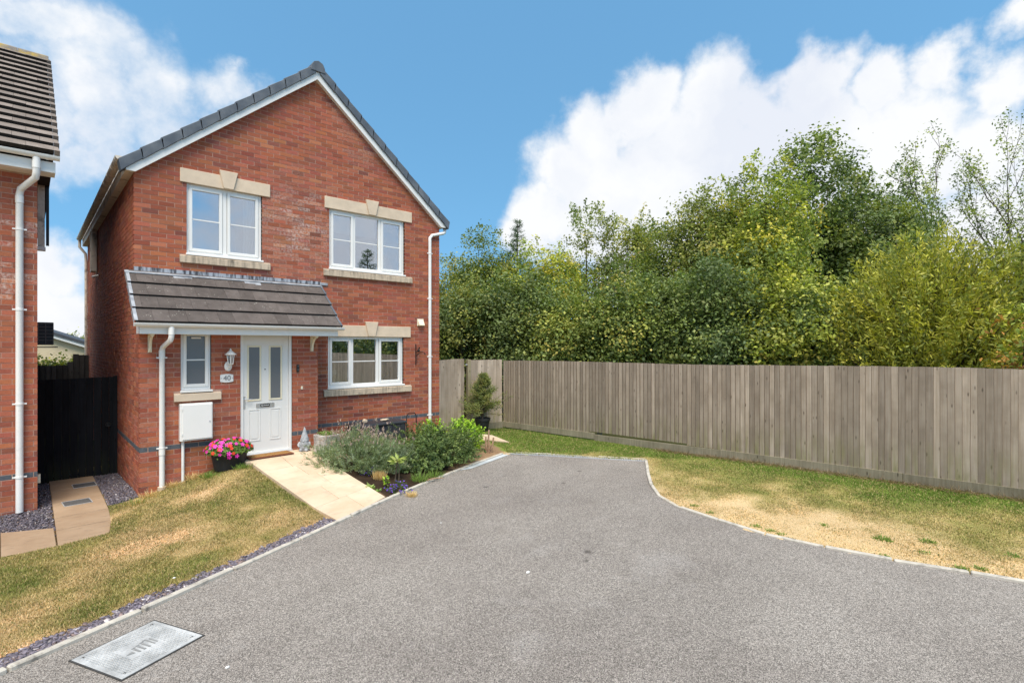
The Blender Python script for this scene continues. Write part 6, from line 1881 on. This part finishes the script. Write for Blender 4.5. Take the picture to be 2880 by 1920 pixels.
P_GRASS = [(.12, .19, .035, 3), (.17, .24, .05, 2), (.08, .13, .03, 1)]
x, y, _ = on_z(1066, 1347, -.30); tuft('dry_tuft', 'straw-coloured dry tuft right next to the purple cushion under the lavender', x, y, 420, .16, .20, P_STRAW, 71)
x, y, _ = on_z(1158, 1388, -.36); tuft('dry_tuft', 'straw tuft growing over the edging stones beside the drive', x, y, 160, .10, .16, P_STRAW, 72, lean=1.2)
x, y, _ = on_z(1028, 1322, -.26); tuft('dry_tuft', 'thin brown dead stems behind the purple cushion', x, y, 90, .20, .12, P_STRAW, 73, wd=.005)
x, y, _ = on_z(1180, 1352, -.36); tuft('grass_tuft', 'green arching grass tuft in front of the dark shrub at the edging', x, y, 140, .20, .26, P_GRASS, 74, lean=1.3)
x, y, _ = on_z(1222, 1342, -.37); tuft('grass_tuft', 'second green grass tuft beside the edging stones, further along', x, y, 120, .17, .24, P_GRASS, 75, lean=1.3)
def rosette(name, label, x, y, n, h, L, wd, pal, seed, stalk=0.0, cat='plant'):
    rs = np.random.RandomState(seed); root = thing(name, label, cat, (x, y, g1(x, y)))
    a = rs.uniform(0, 6.283, n); el = rs.uniform(-.1, .8, n)
    D_ = np.stack([np.cos(a) * np.cos(el), np.sin(a) * np.cos(el), np.sin(el)], -1)
    P_ = np.stack([D_[:, 0] * .01, D_[:, 1] * .01, stalk + h * rs.rand(n)], -1)
    V, F, C = blades(P_, D_, L * rs.uniform(.7, 1.2, n), np.full(n, wd), pick(pal, n, rs) * rs.uniform(.8, 1.2, (n, 1)), rs)
    obj_np('leaves', V, F, C, 'leaf', root)
    if stalk: m = MB(); m.tube([(-.03, .02, 0), (-.01, .01, stalk * .5), (0, 0, stalk + h)], .010, 6); m.tube([(.02, -.02, 0), (.03, -.01, stalk * .6), (0, 0, stalk + h)], .007, 6); m.build('stem', 'bark', root)
    return root
x, y, _ = on_z(1117, 1352, -.33); rosette('rhododendron', 'pale-leaved rosette plant on bare stems in front of the dark shrub', x, y, 40, .06, .16, .040, [(.22, .28, .07, 3), (.32, .34, .11, 2)], 81, .30)
x, y, _ = on_z(1085, 1362, -.30); rosette('seedling', 'small upright bright green seedling between the two purple cushions', x, y, 34, .13, .06, .03, P_LIME, 82, .03)
x, y, _ = on_z(1042, 1364, -.28); rosette('weed', 'pale green weed on the soil by the slab edge', x, y, 26, .02, .09, .035, [(.25, .32, .10, 1)], 83)
x, y, _ = on_z(1065, 1372, -.30); rosette('weed', 'smallest green weed on the bare soil in front of the seedling', x, y, 16, .02, .05, .022, [(.16, .26, .06, 1)], 84)
# cut-back shrub
x, y, _ = on_z(1373, 1272, -.36)
st = thing('cut_shrub', 'hard-pruned shrub reduced to bare brown stubs near the back of the drive', 'shrub stump', (x, y, g1(x, y)))
for i, (dx, dy, h_) in enumerate([(-.06, 0, .34), (.03, .03, .46), (.10, -.02, .30), (-.01, -.05, .22)]):
    m = MB(); m.tube([(dx * .4, dy * .4, -.05), (dx, dy, h_ * .5), (dx * 1.2 + .01, dy, h_)], [.026, .020, .017], 8); m.build('stub', 'stub_wood', st, smooth=True)
m = MB()
for i in range(7): a = i * .9; m.tube([(0, 0, .0), (.10 * math.cos(a), .10 * math.sin(a), .12), (.20 * math.cos(a), .2 * math.sin(a), .20)], [.008, .005, .002], 5)
m.build('twigs', 'stub_wood', st)
x, y, _ = on_z(1225, 1349, -.37)
br = thing('fallen_branch', 'bleached fallen twig lying over the edging beside the drive', 'twig', (x, y, DZ + .035), math.radians(10))
m = MB(); m.tube([(-.16, .02, .012), (-.05, .03, .02), (.06, 0, .015), (.17, -.03, .0)], [.010, .012, .010, .004], 6); m.build('stick', 'stub_wood', br, smooth=True)
m = MB(); m.tube([(-.02, .025, .018), (.05, .07, .03)], [.006, .002], 5); m.build('side_twig', 'stub_wood', br)

# potted conifer in the corner
X, Y, _ = at_depth(1357, HYP, 13.35); zc = g1(X, Y)
pc = thing('potted_conifer', 'small bushy conifer in a black pot standing at the fence panel', 'conifer', (X, Y, zc))
m = MB(); m.lathe([(.125, 0), (.135, .015), (.185, .27), (.20, .275), (.205, .335), (.185, .338), (.175, .29), (.0, .29)], 22); m.build('pot', 'tub_dark', pc, smooth=True)
m = MB(); m.tube([(0, 0, .28), (.02, .0, .8), (.05, 0, 1.42)], [.028, .018, .005], 7)
rs = np.random.RandomState(91); Ps, Ds, Cs = [], [], []
for i in range(190):
    f_ = rs.rand() ** .8; z = .42 + .98 * f_; R_ = (.68 * (1 - f_) ** .85 + .07) * rs.uniform(.45, 1.05) * (1.12 if f_ < .3 else .85)
    a = rs.uniform(0, 6.283); e = np.array([R_ * math.cos(a) + .03 * f_, R_ * math.sin(a), z + R_ * rs.uniform(-.15, .5)]); s_ = np.array([.03 * f_, 0, z - .05])
    m.tube([tuple(s_), tuple(e)], [.006, .002], 4, caps=False)
    nl = 70; t = rs.uniform(.25, 1.0, nl); Ps.append(s_ + (e - s_) * t[:, None] + rs.normal(0, .022, (nl, 3)))
    d = (e - s_) / np.linalg.norm(e - s_) * .5 + rs.normal(0, .6, (nl, 3)); d /= np.linalg.norm(d, axis=1, keepdims=True); Ds.append(d); Cs.append(pick([(.13, .155, .05, 4), (.18, .195, .06, 3), (.21, .19, .07, 2), (.08, .105, .04, 2)], 1, rs)[0] * rs.uniform(.75, 1.25, (nl, 1)))
P_, D_, C_ = map(np.concatenate, (Ps, Ds, Cs))
V, F, C = blades(P_, D_, rs.uniform(.05, .085, len(P_)), rs.uniform(.009, .015, len(P_)), C_, rs)
obj_np('foliage', V, F, C, 'leaf', pc); m.build('trunk', 'bark', pc)

# ================================================================== covers in the paving
q = [np.array(on_z(x, y, DZ)[:2]) for x, y in [(198, 1860), (430, 1748), (573, 1787), (345, 1910)]]
c = sum(q) / 4; e1 = ((q[1] - q[0]) + (q[2] - q[3])) / 2; e2 = ((q[2] - q[1]) + (q[3] - q[0])) / 2
ang = math.atan2(e1[1], e1[0]); l1, l2 = np.hypot(*e1), abs(e2 @ np.array([-math.sin(ang), math.cos(ang)]))
mc = thing('manhole_cover', 'square grey steel access cover with raised studs set in the drive', 'access cover', (c[0], c[1], DZ), ang)
a_, b_ = l1 / 2, l2 / 2
m = MB(); m.frame(-a_ - .012, a_ + .012, -b_ - .012, b_ + .012, .014, 0, .006)
for i, v in enumerate(m.v): m.v[i] = (v[0], v[2], v[1] + .001)
m.build('frame', 'steel_dark', mc)
m = MB(); m.box((-a_, -b_, .001), (a_, b_, .010)); m.build('plate', 'steel_cover', mc, bevel=.002)
m = MB(); nx_, ny_ = 30, 28
for i in range(nx_):
    for j in range(ny_):
        x = -a_ + .03 + (2 * a_ - .06) * (i + .5) / nx_; y = -b_ + .03 + (2 * b_ - .06) * (j + .5) / ny_
        if abs(x) < .13 and abs(y) < .10: continue
        dx, dy = (.0065, .003) if (i + j) % 2 else (.003, .0065)
        m.box((x - dx, y - dy, .0095), (x + dx, y + dy, .0135))
o = m.build('studs', 'steel_cover', mc); kind(o, 'stuff')
m = MB()
for k_ in range(3):
    m.box((-.045 + k_ * .036, -.070, .0098), (-.031 + k_ * .036, .000 + .012 * k_, .0135))
    m.box((-.045 + k_ * .036, .012 + .012 * k_, .0098), (-.020 + k_ * .036, .024 + .012 * k_, .0135))
m.prism([(-.115, -.035, .0098), (-.065, -.055, .0098), (-.065, -.015, .0098)], (0, 0, .0037))
m.box((.070, -.060, .0098), (.080, .06, .0135)); m.box((.055, .048, .0098), (.0695, .060, .0135)); m.box((.095, -.05, .0098), (.104, .045, .0135))
m.build('raised_mark', 'steel_mark', mc)
for sx_, sy_ in ((-1, -1), (1, 1), (-1, 1), (1, -1)):
    m = MB(); m.lathe([(.011, 0), (.011, .0012)], 10, o=(sx_ * (a_ - .05), sy_ * (b_ - .05), .0102)); m.build('key_hole', 'steel_dark', mc)
def path_cover(pts, label):
    q = [np.array(on_z(x, y, NZ + .02)[:2]) for x, y in pts]; c = sum(q) / 4; e1 = ((q[1] - q[0]) + (q[2] - q[3])) / 2; ang = math.atan2(e1[1], e1[0]); l1 = np.hypot(*e1); l2 = max(.12, abs((((q[2] - q[1]) + (q[3] - q[0])) / 2) @ np.array([-math.sin(ang), math.cos(ang)])))
    t_ = thing('drain_cover', label, 'drain cover', (c[0], c[1], NZ + .0205), ang)
    m = MB(); m.frame(-l1 / 2, l1 / 2, -l2 / 2, l2 / 2, .010, 0, .006)
    for i, v in enumerate(m.v): m.v[i] = (v[0], v[2], v[1] + .001)
    m.build('frame', 'galvanised', t_)
    m = MB(); m.box((-l1 / 2 + .011, -l2 / 2 + .011, .001), (l1 / 2 - .011, l2 / 2 - .011, .004)); m.build('lid', 'drain_iron', t_)
path_cover([(174, 1412), (253, 1400), (260, 1411), (178, 1426)], 'dark rectangular drain cover in the side path, the one nearer the lawn')
path_cover([(202, 1363), (268, 1354), (272, 1364), (205, 1374)], 'dark drain cover in the side path closer to the black gate')
x, y, _ = on_z(186, 1337, NZ + .02)
bm_ = thing('boot_grate', 'short silver ribbed boot scraper bar lying at the foot of the black gate', 'boot scraper', (x, y - .05, NZ + .02), math.radians(-2))
m = MB(); m.box((-.23, -.045, 0), (.23, .045, .012)); m.build('base', 'rubber_mat', bm_)
m = MB()
for i in range(22): m.box((-.222 + i * .0205, -.04, .0125), (-.212 + i * .0205, .04, .03))
m.build('ribs', 'galvanised', bm_)

# weeds in the dry lawn, a few white pebbles on the drive
for i, (px, py, s_) in enumerate([(2480, 1516, 1.5), (2612, 1524, 1.3), (2318, 1477, 1.0), (2125, 1478, 1.0), (2166, 1490, .9), (2196, 1500, .9), (1952, 1420, .9), (1998, 1440, .8), (2705, 1598, 1.1), (2757, 1597, 1.0), (2850, 1563, 1.0), (2490, 1562, .8), (2600, 1552, .9)]):
    x, y, _ = on_z(px, py, DZ + .02)
    tuft('lawn_weed', 'green weed tuft standing out in the parched lawn by the fence', x, y, int(70 * s_), .045 * s_, .13 * s_, P_GRASS, 500 + i, 'weed', .011, .0, 1.6, 'weeds in the parched lawn')
for i, (px, py, s_) in enumerate([(1485, 1610, .022), (640, 1877, .016), (1240, 1470, .010), (490, 1628, .014)]):
    x, y, _ = on_z(px, py, DZ)
    stone(['white pebble lying alone on the middle of the drive', 'white pebble on the drive beside the steel cover', 'tiny pale pebble on the drive near the slab path', 'white pebble in the dry grass beside the slate strip'][i], x, y, DZ if i != 3 else g1(x, y) + .01, (s_, s_ * .7, s_ * .5), 20 + i, 'plaque_white', 'pebble')
# long straw and grass at the foot of the house wall
for i, (x, y, lab, pal) in enumerate([(.12, -.74, 'straw tuft at the corner of the brick wall', P_STRAW), (.42, -.68, 'straw tuft between the downpipe and the gas pipe', P_STRAW), (.72, -.70, 'dry tuft beside the gas pipe', P_STRAW), (.86, -.98, 'green tuft at the left foot of the flower tub', P_GRASS), (1.30, -1.12, 'green tuft in front of the flower tub at the path edge', P_GRASS), (-.05, -.86, 'yellow-green tuft on the slate beside the wall corner', P_GRASS + P_STRAW)]):
    tuft('wall_tuft', lab, x, y, 170, .12, .30, pal, 540 + i, lean=1.0, wd=.006)
# dead grass along the foot of the fence
rs = np.random.RandomState(77); n = 5200
s_ = rs.uniform(4.5, 11.5, n); o_ = rs.uniform(.03, .20, n)
nrm2 = np.array([-FDIR[1], FDIR[0]]) * side
bx2 = FENCE_A[0] + FDIR[0] * s_ + nrm2[0] * o_; by2 = FENCE_A[1] + FDIR[1] * s_ + nrm2[1] * o_
D_ = np.stack([rs.normal(0, .8, n) + nrm2[0] * .4, rs.normal(0, .8, n), np.abs(rs.normal(.25, .25, n))], -1); D_ /= np.linalg.norm(D_, axis=1, keepdims=True)
V, F, C = blades(np.stack([bx2, by2, gz(bx2, by2)], -1), D_, rs.uniform(.05, .14, n), np.full(n, .006), pick([(.20, .14, .085, 3), (.14, .09, .05, 2), (.28, .21, .13, 1)], n, rs) * rs.uniform(.7, 1.2, (n, 1)), rs)
kind(obj_np('dead_grass', V, F, C, 'leaf'), 'stuff')
